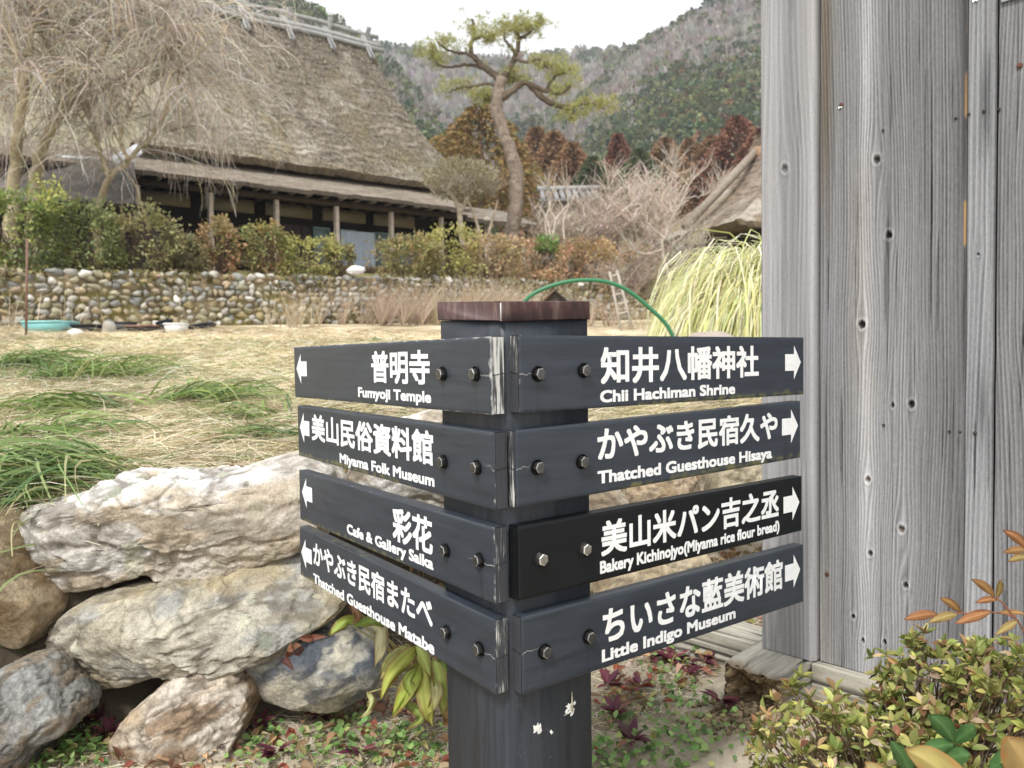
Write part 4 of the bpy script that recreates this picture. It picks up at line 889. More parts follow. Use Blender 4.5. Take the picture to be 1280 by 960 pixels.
def endgrain():
    nt = M_endg.node_tree; N, L = nt.nodes, nt.links; p = N['Principled BSDF']; p.inputs['Roughness'].default_value = .8
    tc = N.new('ShaderNodeTexCoord'); mp = N.new('ShaderNodeMapping'); mp.inputs['Scale'].default_value = (330, 330, 14); mp.inputs['Rotation'].default_value = (.06, .05, 0); L.new(tc.outputs['Object'], mp.inputs[0])
    n = N.new('ShaderNodeTexNoise'); n.inputs['Scale'].default_value = 1; n.inputs['Detail'].default_value = 5; n.inputs['Distortion'].default_value = .6; L.new(mp.outputs[0], n.inputs['Vector'])
    n2 = N.new('ShaderNodeTexNoise'); n2.inputs['Scale'].default_value = 14; n2.inputs['Detail'].default_value = 3; L.new(tc.outputs['Object'], n2.inputs['Vector'])
    ad = N.new('ShaderNodeMath'); ad.operation = 'ADD'; ml = N.new('ShaderNodeMath'); ml.operation = 'MULTIPLY'; ml.inputs[1].default_value = .9; L.new(n2.outputs['Fac'], ml.inputs[0]); L.new(n.outputs['Fac'], ad.inputs[0]); L.new(ml.outputs[0], ad.inputs[1])
    av = N.new('ShaderNodeAttribute'); av.attribute_name = 'Col'; a2 = N.new('ShaderNodeMath'); a2.operation = 'ADD'; L.new(ad.outputs[0], a2.inputs[0]); ms_ = N.new('ShaderNodeMath'); ms_.operation = 'MULTIPLY_ADD'; ms_.inputs[1].default_value = .7; ms_.inputs[2].default_value = -.35; L.new(av.outputs['Fac'], ms_.inputs[0]); L.new(ms_.outputs[0], a2.inputs[1]); ad = a2
    cr = N.new('ShaderNodeValToRGB'); e = cr.color_ramp.elements; e[0].position = .42; e[0].color = (.035, .037, .042, 1); e[1].position = .60; e[1].color = (.55, .54, .51, 1); x = e.new(.50); x.color = (.13, .13, .125, 1)
    r = N.new('ShaderNodeMapRange'); r.inputs[1].default_value = .5; r.inputs[2].default_value = 1.55; L.new(ad.outputs[0], r.inputs[0]); L.new(r.outputs[0], cr.inputs[0]); L.new(cr.outputs[0], p.inputs['Base Color'])
    b = N.new('ShaderNodeBump'); b.inputs['Strength'].default_value = .7; b.inputs['Distance'].default_value = .002; L.new(n.outputs['Fac'], b.inputs['Height']); L.new(b.outputs[0], p.inputs['Normal'])
endgrain()
SY = .6306
SO = np.array([-.0071, 1.2484])
sg = thing('signpost', 'dark grey wooden signpost with eight lettered direction boards on two faces', 'signpost', (SO[0], SO[1], 0), SY)
# local frame of the post: +x right boards, +y left boards; outer faces at -T
T0, T1 = .0576, .0336
def loc(name, mb, m, parent, smooth=False): return obj(name, mb, m, parent, smooth, world=False)
pb = MB()
def post_body(mb, w, d, z0, z1, e, ch):
    x0, y0 = e, e
    sec = [(x0 + ch, y0), (w, y0), (w, d), (x0, d), (x0, y0 + ch)]
    zs = np.linspace(z0, z1, 24)
    V = np.array([[x, y, z] for z in zs for x, y in sec]); n = 5
    Q = [[k * n + i, k * n + (i + 1) % n, (k + 1) * n + (i + 1) % n, (k + 1) * n + i] for k in range(23) for i in range(n)]
    b = 23 * n
    mb.add(V, Q, [[b, b + 1, b + 2], [b, b + 2, b + 3], [b, b + 3, b + 4]], (0, 0, 0))
PW, PD = .143, .150
post_body(pb, PW, PD, -.1, 1.0585, -T1, .008)
post = loc('post', pb, M_post, sg)
# flecks of bird lime and a pale splinter low on the right face
fl = MB()
for x, z, s in ((.093, .405, .0085), (.099, .396, .006), (.088, .397, .005), (.024, .388, .0075), (.055, .373, .0035), (.105, .409, .003), (.031, .392, .003)):
    k = 14; a = np.linspace(0, 2 * PI, k, endpoint=False); r = s * (1 + .45 * rng.normal(size=k)).clip(.3, 1.7)
    V = np.concatenate([[[x, -T1 - .0022, z]], np.stack([x + r * np.cos(a), np.full(k, -T1 - .0006), z + r * np.sin(a)], -1)]); fl.add(V, None, [[0, 1 + i, 1 + (i + 1) % k] for i in range(k)], (.75, .74, .70))
tube(fl, [(.0975, -T1 - .003, .398), (.0965, -T1 - .004, .432)], [.002, .0005], (.55, .5, .38), 5)
loc('splash_marks', fl, M_plain, post)
cp = MB(); e = -T1 - .006
box(cp, (e, e, 1.050), (PW + .002, PD + .001, 1.081), (.12, .05, .04), bev=.0015)
for a_ in cp.v: a_[:, 2] += .030 * (a_[:, 0] - e) + .055 * (a_[:, 1] - e)
M_cap = bpy.data.materials.new('rusty_cap'); M_cap.use_nodes = True
def rusty():
    nt = M_cap.node_tree; N, L = nt.nodes, nt.links; p = N['Principled BSDF']; p.inputs['Roughness'].default_value = .55; p.inputs['Metallic'].default_value = .1
    tc = N.new('ShaderNodeTexCoord'); mp = N.new('ShaderNodeMapping'); mp.inputs['Scale'].default_value = (60, 60, 12); L.new(tc.outputs['Object'], mp.inputs[0])
    n = N.new('ShaderNodeTexNoise'); n.inputs['Scale'].default_value = 1; n.inputs['Detail'].default_value = 8; n.inputs['Roughness'].default_value = .7; L.new(mp.outputs[0], n.inputs['Vector'])
    cr = N.new('ShaderNodeValToRGB'); e = cr.color_ramp.elements; e[0].position = .32; e[0].color = (.030, .018, .017, 1); e[1].position = .74; e[1].color = (.22, .155, .13, 1); x = e.new(.52); x.color = (.075, .034, .029, 1)
    L.new(n.outputs['Fac'], cr.inputs[0]); L.new(cr.outputs[0], p.inputs['Base Color'])
    b = N.new('ShaderNodeBump'); b.inputs['Strength'].default_value = .3; b.inputs['Distance'].default_value = .001; L.new(n.outputs['Fac'], b.inputs['Height']); L.new(b.outputs[0], p.inputs['Normal'])
rusty(); cap = loc('post_cap', cp, M_cap, sg)
sm = MB(); tube(sm, [(e + .0005, e + .0005, 1.0505), (e + .0005, e + .0005, 1.0785)], .0012, (.5, .49, .47), 6); loc('seam', sm, M_plain, cap)

BOLD_JP, BOLD_EN = .0275, .036
def glyphs(text, bold):
    cu = bpy.data.curves.new('t', 'FONT'); cu.body = text; cu.size = 1; cu.resolution_u = 3
    o = bpy.data.objects.new('t', cu); COL.objects.link(o); bpy.context.view_layer.update()
    dg = bpy.context.evaluated_depsgraph_get(); me = bpy.data.meshes.new_from_object(o.evaluated_get(dg))
    V = np.array([v.co[:] for v in me.vertices])[:, :2]; T = []
    me.calc_loop_triangles(); T = np.array([t.vertices[:] for t in me.loop_triangles])
    bpy.data.objects.remove(o); bpy.data.meshes.remove(me); bpy.data.curves.remove(cu)
    Vs, Ts = [], []
    dirs = [(i_, j_) for i_ in (0, -1, 1) for j_ in (0, -1, 1)]
    for k, (dx, dy) in enumerate(dirs):
        Ts.append(T + len(V) * k); Vs.append(np.concatenate([V + np.array([dx, dy]) * bold, np.full((len(V), 1), k * .00002)], 1))
    return np.concatenate(Vs), np.concatenate(Ts)
def letter(mb, text, bold, a0, a1, z0, z1, side, fit='box', ys=None):
    """text between a0 and a1 along the board (reading direction a0 -> a1) and z0 .. z1 in height"""
    V, T = glyphs(text, bold); x0, x1 = V[:, 0].min(), V[:, 0].max()
    y0, y1 = (V[:, 1].min(), V[:, 1].max()) if ys is None else ys
    a = a0 + (V[:, 0] - x0) / (x1 - x0) * (a1 - a0); z = z0 + (V[:, 1] - y0) / (y1 - y0) * (z1 - z0); off = -T0 - .0006 - V[:, 2]
    P = np.stack([a, off, z], -1) if side == 'R' else np.stack([off, a, z], -1)
    mb.add(P, None, T if side == 'R' else T, (.86, .86, .86))
def arrow(mb, s0, sx, s1, zc, H, h, side):
    """solid arrow: shaft from s0 to sx, head from sx to the point s1"""
    pts = [(s0, zc - h / 2), (sx, zc - h / 2), (sx - .0 * (s1 - sx), zc - H / 2), (s1, zc), (sx, zc + H / 2), (sx, zc + h / 2), (s0, zc + h / 2)]
    y = -T0 - .0007
    P = [(a, y, z) if side == 'R' else (y, a, z) for a, z in pts]
    mb.add(P, [[0, 1, 5, 6]], [[2, 3, 4]], (.86, .86, .86))
M_bolt = mat('bolt_steel', .34, .5, metal=.8, bump=(500, .12, .0005), var=(150, .4))
M_bolt_new = mat('bolt_steel_bright', .3, .5, metal=.85, bump=(500, .1, .0005), var=(150, .25))
def bolt(a, z, side, parent, m, tw):
    mb = MB(); th = np.arange(6) * PI / 3 + tw; R = .0096
    def ring(r, y, n=6, ph=0):
        t = np.arange(n) * 2 * PI / n + ph; return np.stack([a + r * np.cos(t), np.full(n, y), z + r * np.sin(t)], -1)
    rings = [ring(.0125, -T0 - .0004, 24), ring(.0122, -T0 - .0022, 24)]
    V = np.concatenate(rings); Q = [[i, 24 + i, 24 + (i + 1) % 24, (i + 1) % 24] for i in range(24)]
    hx = [ring(R, -T0 - .0022, 6, tw), ring(R, -T0 - .0092, 6, tw), ring(R * .86, -T0 - .0102, 6, tw), ring(R * .55, -T0 - .0103, 6, tw)]
    H6 = np.concatenate(hx); cq = [[6 * k + i, 6 * k + 6 + i, 6 * k + 6 + (i + 1) % 6, 6 * k + (i + 1) % 6] for k in range(3) for i in range(6)]
    cq += [[18, 23, 22, 21], [18, 21, 20, 19]]
    ct = [[24 + i, 24 + (i + 1) % 24, 48] for i in range(24)]
    V = np.concatenate([V, [[a, -T0 - .0022, z]]])
    def sw(P): return P if side == 'R' else P[:, [1, 0, 2]]
    bc_ = np.array([.36, .35, .33]) if m is M_bolt_new else np.array([.115, .113, .11])
    mb.add(sw(V), Q, ct, bc_ * .35)
    for k in range(3):
        for i in range(6):
            q4 = np.array([H6[6 * k + i], H6[6 * k + 6 + i], H6[6 * k + 6 + (i + 1) % 6], H6[6 * k + (i + 1) % 6]]); mb.add(sw(q4), [[0, 1, 2, 3]], None, bc_ * ((.75, 2.6, 1.0)[k]))
    mb.add(sw(H6[18:]), [[0, 5, 4, 3], [0, 3, 2, 1]], None, bc_)
    return loc('bolt', mb, m, parent)
def board(side, u0, u1, zt, zb, tilt, lab, m, worn, jp, en, ar, bolts, moss, crack=0, fresh=False, endw=.4):
    """one direction board: dense front so wear can follow its edges"""
    na, nz = 240, 40; A = np.linspace(u0, u1, na); k = np.linspace(0, 1, nz)
    uc = (u0 + u1) / 2; mb = MB()
    bev = .0016
    def ztop_(a): return zt + tilt * (a - u0)
    AA, KK = np.meshgrid(A, k); Z = ztop_(AA) + (zb - zt) * KK
    ed = np.minimum(np.minimum((AA - u0), (u1 - AA)) / .010, np.minimum(KK, 1 - KK) * (zt - zb) / .006)
    wear = .33 * np.exp(-ed * 1.1) * worn + .10 * np.exp(-(AA - u0) / .02) * worn
    ms = moss * (np.exp(-(1 - KK) * (zt - zb) / .012) + .6 * np.exp(-(u1 - AA) / .03) * np.exp(-KK * (zt - zb) / .02)) * sst(.1, .5, (AA - u0) / (u1 - u0))
    dr = 0 * wear
    for ba, bz in bolts:
        zz_ = KK * (zt - zb) + bz; dr = dr + np.exp(-((AA - ba - .0012 * np.sin(zz_ * 260)) / .0032) ** 2) * sst(.004, .010, zz_) * np.exp(-zz_ / .045) * .9 + .5 * np.exp(-((AA - ba) ** 2 + (KK * (zt - zb) + bz) ** 2) / .0155 ** 2)
    dr = dr + .55 * sst(.45, .75, fbm(AA * 60, KK * 1.2, zt * 9, 71, 3)) * sst(0, .35, KK)
    C = np.stack([wear, np.clip(ms, 0, .5), np.clip(dr, 0, 1)], -1)
    y = np.full(AA.shape, -T0); inset = (KK == 0) | (KK == 1) | (AA == A[0]) | (AA == A[-1]); y = y + bev * inset
    warp = 0 * AA
    F = np.stack([AA, y + warp, Z], -1)
    def sw(P): P = P.reshape(-1, 3); return P if side == 'R' else P[:, [1, 0, 2]]
    mb.add(sw(F), grid_q(na, nz), None, C.reshape(-1, 3))
    yb = -T1 - .0005
    top = np.stack([np.stack([A, y[0] + warp[0], ztop_(A)], -1), np.stack([A, np.full(na, yb), ztop_(A)], -1)]); bot = np.stack([np.stack([A, y[-1] + warp[-1], ztop_(A) + zb - zt], -1), np.stack([A, np.full(na, yb), ztop_(A) + zb - zt], -1)])
    mo = np.stack([.10 * worn * np.ones((2, na)), np.clip(.42 * moss * sst(.15, .6, (A - u0) / (u1 - u0)), 0, .5) * np.ones((2, na)), np.zeros((2, na))], -1)
    mb.add(sw(top), grid_q(na, 2), None, mo.reshape(-1, 3)); mb.add(sw(bot), grid_q(na, 2)[:, ::-1], None, mo.reshape(-1, 3))
    bk = np.stack([top[1], bot[1]]); mb.add(sw(bk), grid_q(na, 2)[:, ::-1], None, (0, 0, 0))
    e = np.array([F[0, -1], F[-1, -1], bk[1, -1], bk[0, -1]]); mb.add(sw(e), [[0, 1, 2, 3]], None, (.2, .1, 0))
    o = loc('direction_board', mb, m, sg); o['label'] = lab
    # sawn end by the post corner, a hair proud
    eg = MB(); zz = np.linspace(0, 1, 14); yy = np.linspace(-T0 + bev, yb, 7); YY, ZZ = np.meshgrid(yy, zz)
    ex = u0 - .0006 - .0006 * rng.uniform(size=YY.shape); P = np.stack([ex, YY, ztop_(u0) + (zb - zt) * (.006 + .988 * ZZ)], -1); eg.add(sw(P), grid_q(7, 14), None, (0, 0, 0) if fresh else [endw] * 3)
    loc('end_grain', eg, (M_new if fresh else M_endg), o)
    lt = MB()
    letter(lt, jp[0], BOLD_JP, jp[1], jp[2], zt + jp[3] + tilt * (abs(jp[1] + jp[2]) / 2 - u0), zt + jp[4] + tilt * (abs(jp[1] + jp[2]) / 2 - u0), side)
    letter(lt, en[0], BOLD_EN, en[1], en[2], zt + en[3], zt + en[4], side, ys=(-BOLD_EN, .70 + BOLD_EN))
    loc('lettering', lt, M_white, o)
    aw = MB(); arrow(aw, ar[0], ar[0] + (ar[1] - ar[0]) * .56, ar[1], zt + ar[2], .071, .0345, side); loc('arrow', aw, M_white, o)
    for a, dz in bolts: bolt(a, zt + dz, side, o, M_bolt_new if fresh else M_bolt, rng.uniform(0, 1))
    if crack:
        # drying split from the end to the first bolt
        cm = MB(); q = np.linspace(0, 1, 18); a = u0 + q * crack; z = zt - .060 + .0012 * np.cumsum(rng.normal(size=18)) * .8; w = .00055 * (1 - .75 * q)
        P = np.concatenate([np.stack([a, np.full(18, -T0 - .0005), z + w], -1), np.stack([a, np.full(18, -T0 - .0005), z - w], -1)])
        P2 = np.array([[u0 - .0016, -T0 + .001, z[0] + .0007], [u0 - .0016, -T0 + .001, z[0] - .0007], [u0 - .0016, yb, z[0] + .004], [u0 - .0016, yb, z[0] + .0026]])
        cm.add(sw(P), grid_q(18, 2), None, (.42, .41, .38)); cm.add(sw(P2), [[0, 1, 3, 2]], None, (.02, .02, .02)); loc('split', cm, M_plain, o)
    # rain marks below the bolts
    return o
Rm, Lm = M_board, M_board2
board('R', -.019, .732, 1.0284, .908, -.004, 'topmost board on the right face, long kanji name over English lettering, arrow to the right', Rm, 1, ('知井八幡神社', .150, .576, -.081, -.018), ('Chii Hachiman Shrine', .148, .502, -.1125, -.0915), (.664, .719, -.055), [(.017, -.0605), (.112, -.0575)], .8, .033, endw=.42)
board('R', -.028, .720, .8815, .7615, .0135, 'second board from the top on the right face with a mossy lower edge', Rm, .8, ('かやぶき民宿久や', .141, .638, -.070, -.012), ('Thatched Guesthouse Hisaya', .1405, .619, -.1015, -.0795), (.653, .709, -.041), [(.013, -.0605), (.106, -.0605)], 1, .03, endw=.5)
board('R', -.026, .725, .7318, .6155, -.0005, 'newer jet black board, third on the right face, with bright bolts', M_new, .45, ('美山米パン吉之丞', .147, .642, -.076, -.016), ('Bakery Kichinojyo(Miyama rice flour bread)', .144, .644, -.1045, -.0825), (.658, .714, -.054), [(.017, -.057), (.109, -.056)], .1, 0, True)
board('R', -.0215, .731, .5885, .4655, -.006, 'lowest board on the right face, hiragana and kanji name over English lettering', Rm, .7, ('ちいさな藍美術館', .149, .655, -.082, -.018), ('Little Indigo Museum', .146, .501, -.113, -.091), (.663, .717, -.055), [(.022, -.0635), (.116, -.061)], .3, .035, endw=.12)
board('L', -.037, .797, 1.0268, .9065, -.004, 'topmost board on the left face with a short three character name and white worn end', Lm, 1.5, ('普明寺', .376, .148, -.0785, -.0165), ('Fumyoji Temple', .439, .1455, -.110, -.0895), (.714, .779, -.055), [(.105, -.059), (.005, -.058)], .5, .04, endw=.74)
board('L', -.042, .783, .8798, .7595, .0048, 'second board from the top on the left face with a seven character name', Lm, .9, ('美山民俗資料館', .693, .1415, -.0745, -.0135), ('Miyama Folk Museum', .5385, .1395, -.108, -.0865), (.707, .767, -.047), [(.107, -.061), (.005, -.059)], .9, .025, endw=.15)
board('L', -.038, .784, .7315, .6125, -.004, 'third board from the top on the left face with two large characters at its right end', Lm, 1.1, ('彩花', .2995, .1495, -.081, -.0155), ('Cafe & Gallery Saika', .5095, .1485, -.107, -.085), (.700, .763, -.053), [(.105, -.0635), (.002, -.0585)], .7, .075)
board('L', -.036, .790, .5868, .4685, .005, 'lowest board on the left face, long hiragana name over English lettering', Lm, .9, ('かやぶき民宿またべ', .702, .155, -.0735, -.0165), ('Thatched Guesthouse Matabe', .705, .1505, -.1135, -.090), (.712, .778, -.056), [(.107, -.060), (.006, -.058)], .9, .042)
# ------------------------------------------------------------------ weathered plank wall at the right
E1 = np.array([.70, -.715, 0]); E1 = E1 / np.linalg.norm(E1); EN = np.array([E1[1], -E1[0], 0])       # EN faces the viewer
WAX = np.array([E1, EN, [0, 0, 1.]])
W0 = at(1026, 700, 1.93); W0[2] = 0
ww = thing('plank_wall', 'tall wall of grey weathered planks with a round edged corner post at the right', 'wall', W0)
def wood_face(u, z, knots, period, seed, dark=0.0):
    """growth rings on a flat sawn plank: returns colour and height"""
    uu = u.copy()
    kn = np.zeros(u.shape); ring = np.zeros(u.shape)
    for ku, kz, kr in knots:
        dx, dz = u - ku, (z - kz)
        rho2 = dx ** 2 + (dz / 3.6) ** 2
        uu = uu - dx * (.62 * np.exp(-rho2 / (2.2 * kr) ** 2) + .33 * np.exp(-rho2 / (5.5 * kr) ** 2))
        d = np.sqrt(dx ** 2 + (dz / 1.25) ** 2) / kr * (1 + .15 * vn(np.arctan2(dz, dx) * 1.6, kz * 40, 0, seed))
        kn = np.maximum(kn, sst(1.0, .72, d)); ring = np.maximum(ring, np.exp(-((d - 1.35) / .33) ** 2))
    g = uu + .034 * fbm(uu * 4, z * .8, 0, seed, 2) + .0035 * fbm(uu * 22, z * 2.2, 0, seed + 1, 2)
    per = period * (1 + .35 * vn(uu * 9, z * .25, 0, seed + 2))
    ph = g / period + 1.2 * vn(uu * 14, z * .3, 0, seed + 2); fr = ph - np.floor(ph); idr = np.floor(ph)
    late = np.exp(-((fr - .78) / .13) ** 2); groove = np.exp(-((fr - .30) / .20) ** 2)
    rv = _h(idr, idr * 0, idr * 0, seed + 4)
    fib = fbm(u * 700, z * 9, 0, seed + 5, 3); fib2 = fbm(u * 170, z * 3.2, 0, seed + 6, 3); blot = fbm(u * 7, z * 1.1, 0, seed + 7, 4); speck = fbm(u * 420, z * 150, 0, seed + 8, 2)
    v = .215 + .060 * (late * (.1 + 1.5 * rv)) - .070 * groove * (.1 + 1.1 * rv) + .040 * fib + .035 * fib2 + .075 * blot + .03 * speck - dark
    check = sst(.52, .66, fbm(u * 150, z * 2.6, 0, seed + 9, 2)) * .09
    v = v - check - .16 * kn + .085 * ring * (1 - kn)
    # lighter towards the bottom, darker towards the top
    v = v * (1 + .22 * sst(.95, .25, z) - .12 * sst(1.1, 1.6, z))
    c = np.stack([v * 1.0, v * .99, v * 1.0], -1)
    warm = .55 * sst(.2, .7, fbm(u * 10, z * .9, 0, seed + 11, 3))
    c = c * (1 + warm[..., None] * np.array([.09, .0, -.13]))
    c = np.where((kn > .5)[..., None], c * np.array([.9, .75, .62]), c)
    h = .0006 * late - .0006 * groove + .0005 * fib - .006 * kn + .0022 * ring + .0006 * fib2 - .012 * check
    return np.clip(c, .012, .7), h
def plank(name, u0, u1, z0, z1, off, th, knots, period, seed, du=.0010, dz=.0046, rnd=.003, dark=0., extra=None, parent=ww, zcut=None):
    nu = int((u1 - u0) / du) + 1; nz = int((z1 - z0) / dz) + 1
    u = np.linspace(u0, u1, nu); z = np.linspace(z0, z1, nz); A, Z = np.meshgrid(u, z)
    c, h = wood_face(A, Z, knots, period, seed, dark)
    if extra is not None: c = extra(A, Z, c)
    e = np.minimum(A - u0, u1 - A); rr = np.where(e < rnd, rnd - np.sqrt(np.maximum(rnd ** 2 - (rnd - e) ** 2, 0)), 0)
    P = A[..., None] * E1 + (off + h - rr)[..., None] * EN + Z[..., None] * np.array([0, 0, 1.]) + W0
    mb = MB().add(P.reshape(-1, 3), grid_q(nu, nz), None, c.reshape(-1, 3))
    # sides and back
    for q in (0, -1):
        s0 = P[:, q]; s1 = s0 - EN * th; mb.add(np.concatenate([s0, s1]), grid_q(nz, 2), None, np.concatenate([c[:, q] * .8] * 2))
    b0, b1 = P[0], P[0] - EN * th; mb.add(np.concatenate([b0, b1]), grid_q(nu, 2), None, np.concatenate([c[0]] * 2))
    q = np.stack([P[0, 0] - EN * th, P[0, -1] - EN * th, P[-1, -1] - EN * th, P[-1, 0] - EN * th]); mb.add(q, [[0, 1, 2, 3]], None, (.2, .2, .19))
    t0, t1 = P[-1], P[-1] - EN * th; mb.add(np.concatenate([t0, t1]), grid_q(nu, 2), None, np.concatenate([c[-1]] * 2))
    return obj(name, mb, M_wood, parent)
def wall_uv(px, py, off=0.):
    """wall coordinates of an image point"""
    r = FW + (px - 640) / FPX * RT - (py - 480) / FPX * UP; o = W0 + EN * off
    t = ((o - CAM) @ EN) / (r @ EN); P = CAM + t * r - o; return float(P @ E1), float((CAM + t * r)[2])
K = lambda l, off=0.: [(*wall_uv(a, b, off), r) for a, b, r in l]
POSTW = wall_uv(949, 400, .03)[0]
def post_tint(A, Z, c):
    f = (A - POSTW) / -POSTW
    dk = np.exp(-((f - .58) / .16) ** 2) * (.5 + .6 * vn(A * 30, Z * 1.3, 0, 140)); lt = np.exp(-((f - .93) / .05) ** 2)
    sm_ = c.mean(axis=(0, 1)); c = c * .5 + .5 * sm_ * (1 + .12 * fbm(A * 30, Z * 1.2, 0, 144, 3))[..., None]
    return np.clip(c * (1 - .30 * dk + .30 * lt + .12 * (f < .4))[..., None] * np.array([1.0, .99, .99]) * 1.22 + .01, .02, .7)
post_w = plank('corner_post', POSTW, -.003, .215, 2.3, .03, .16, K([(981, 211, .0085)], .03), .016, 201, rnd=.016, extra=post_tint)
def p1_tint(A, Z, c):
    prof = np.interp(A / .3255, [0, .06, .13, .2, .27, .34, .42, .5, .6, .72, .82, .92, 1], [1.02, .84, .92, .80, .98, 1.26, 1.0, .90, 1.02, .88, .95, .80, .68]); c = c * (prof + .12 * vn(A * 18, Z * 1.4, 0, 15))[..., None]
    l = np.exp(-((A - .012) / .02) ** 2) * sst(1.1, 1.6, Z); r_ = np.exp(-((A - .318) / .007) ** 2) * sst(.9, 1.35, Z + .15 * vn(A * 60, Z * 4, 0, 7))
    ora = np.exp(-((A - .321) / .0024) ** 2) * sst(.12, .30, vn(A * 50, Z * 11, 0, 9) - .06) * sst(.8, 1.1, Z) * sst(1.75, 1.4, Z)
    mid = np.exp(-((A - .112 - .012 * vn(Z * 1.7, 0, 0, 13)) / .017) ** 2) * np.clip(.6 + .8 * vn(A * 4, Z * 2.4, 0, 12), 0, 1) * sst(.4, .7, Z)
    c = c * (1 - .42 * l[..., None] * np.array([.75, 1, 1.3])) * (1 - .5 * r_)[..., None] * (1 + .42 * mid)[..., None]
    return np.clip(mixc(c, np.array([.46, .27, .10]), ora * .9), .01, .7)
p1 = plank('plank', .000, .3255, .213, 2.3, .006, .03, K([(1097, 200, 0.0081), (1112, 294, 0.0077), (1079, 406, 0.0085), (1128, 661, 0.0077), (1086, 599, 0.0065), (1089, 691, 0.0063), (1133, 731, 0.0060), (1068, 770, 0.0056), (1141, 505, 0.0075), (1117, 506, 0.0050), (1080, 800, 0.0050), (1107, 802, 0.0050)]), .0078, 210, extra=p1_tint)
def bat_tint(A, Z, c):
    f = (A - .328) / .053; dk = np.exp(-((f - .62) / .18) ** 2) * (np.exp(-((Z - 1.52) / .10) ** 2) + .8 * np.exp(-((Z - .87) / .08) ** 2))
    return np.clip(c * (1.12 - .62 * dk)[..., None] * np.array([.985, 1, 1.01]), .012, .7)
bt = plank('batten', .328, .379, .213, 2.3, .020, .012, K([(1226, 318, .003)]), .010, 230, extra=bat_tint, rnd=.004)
p2 = plank('plank', .381, .66, .213, 2.3, .004, .03, K([(1288, 420, .006), (1300, 230, .006)]), .0082, 240, dark=.028)
p3 = plank('plank', .664, 1.2, .213, 2.3, .005, .03, [], .0075, 250, du=.003, dz=.012)
bk = MB(); box(bk, (-.10, -.12, .215), (1.2, -.032, 2.3), (.05, .045, .04), WAX, W0); obj('inner_frame', bk, M_timber, ww)
M_nail = mat('rusty_nail', .7, .4, metal=.4, col=(.055, .045, .04), bump=(500, .4, .001), var=(300, .4))
M_rust = mat('rusty_screw', .75, .3, metal=.3, col=(.13, .06, .04), bump=(500, .4, .001), var=(300, .4))
for px, py, off, r, mt, pr in ((1104, 163, .006, .0030, 'n', p1), (1195, 148, .006, .0034, 'n', p1), (1211, 143, .020, .0036, 'n', bt), (1230, 139, .020, .0036, 'n', bt), (1249, 137, .004, .0036, 'n', p2), (1105, 531, .006, .0034, 'n', p1), (1187, 539, .006, .003, 'n', p1), (1200, 540, .020, .0038, 'n', bt), (1219, 541, .020, .0038, 'n', bt), (1236, 542, .004, .0036, 'n', p2),
                               (1052, 131, .006, .0048, 'r', p1), (1034, 717, .006, .0052, 'r', p1), (1275, 82, .004, .0058, 'r', p2)):
    u, z = wall_uv(px, py, off); m = MB(); n = 12
    th = np.arange(n) * 2 * PI / n; V = []
    for rr, h in ((1, .0008), (.9, .0026), (.5, .0034)): V.append(np.stack([u + r * rr * np.cos(th), np.full(n, off + h + .0012), z + r * rr * np.sin(th)], -1))
    V = np.concatenate(V) @ WAX + W0; m.add(V, [[k * n + i, k * n + (i + 1) % n, (k + 1) * n + (i + 1) % n, (k + 1) * n + i] for k in (0, 1) for i in range(n)], [[2 * n, 2 * n + i, 2 * n + i + 1] for i in range(1, n - 1)])
    obj('nail' if mt == 'n' else 'screw', m, M_nail if mt == 'n' else M_rust, pr)
for px, py, w, h in ((1051, 134, .011, .006), (1222, 3, .012, .007)):       # torn paper under a screw / plank top
    u, z = wall_uv(px, py, .006); m = MB(); off = .0085 if px < 1100 else .0225
    V = np.array([[-w / 2, 0, h * .2], [w / 2, 0, h * .3], [w * .3, .001, -h * .6], [0, .001, -h * .2], [-w * .35, .001, -h * .7]]) + np.array([u, off, z]); m.add(V @ WAX + W0, None, [[0, 2, 1], [0, 3, 2], [0, 4, 3]], (.8, .8, .78)); obj('paper_scrap', m, M_plain, p1 if px < 1100 else bt)
u, z = wall_uv(1251, 3, .012); m = MB(); box(m, (u, .0075, z), (u + .30, .0115, z + .2), (.62, .66, .68), WAX, W0, bev=.001)
pl = tag(obj('notice_plate', m, M_plain), 'pale notice plate at the top right corner, only its lower edge in view', 'notice')
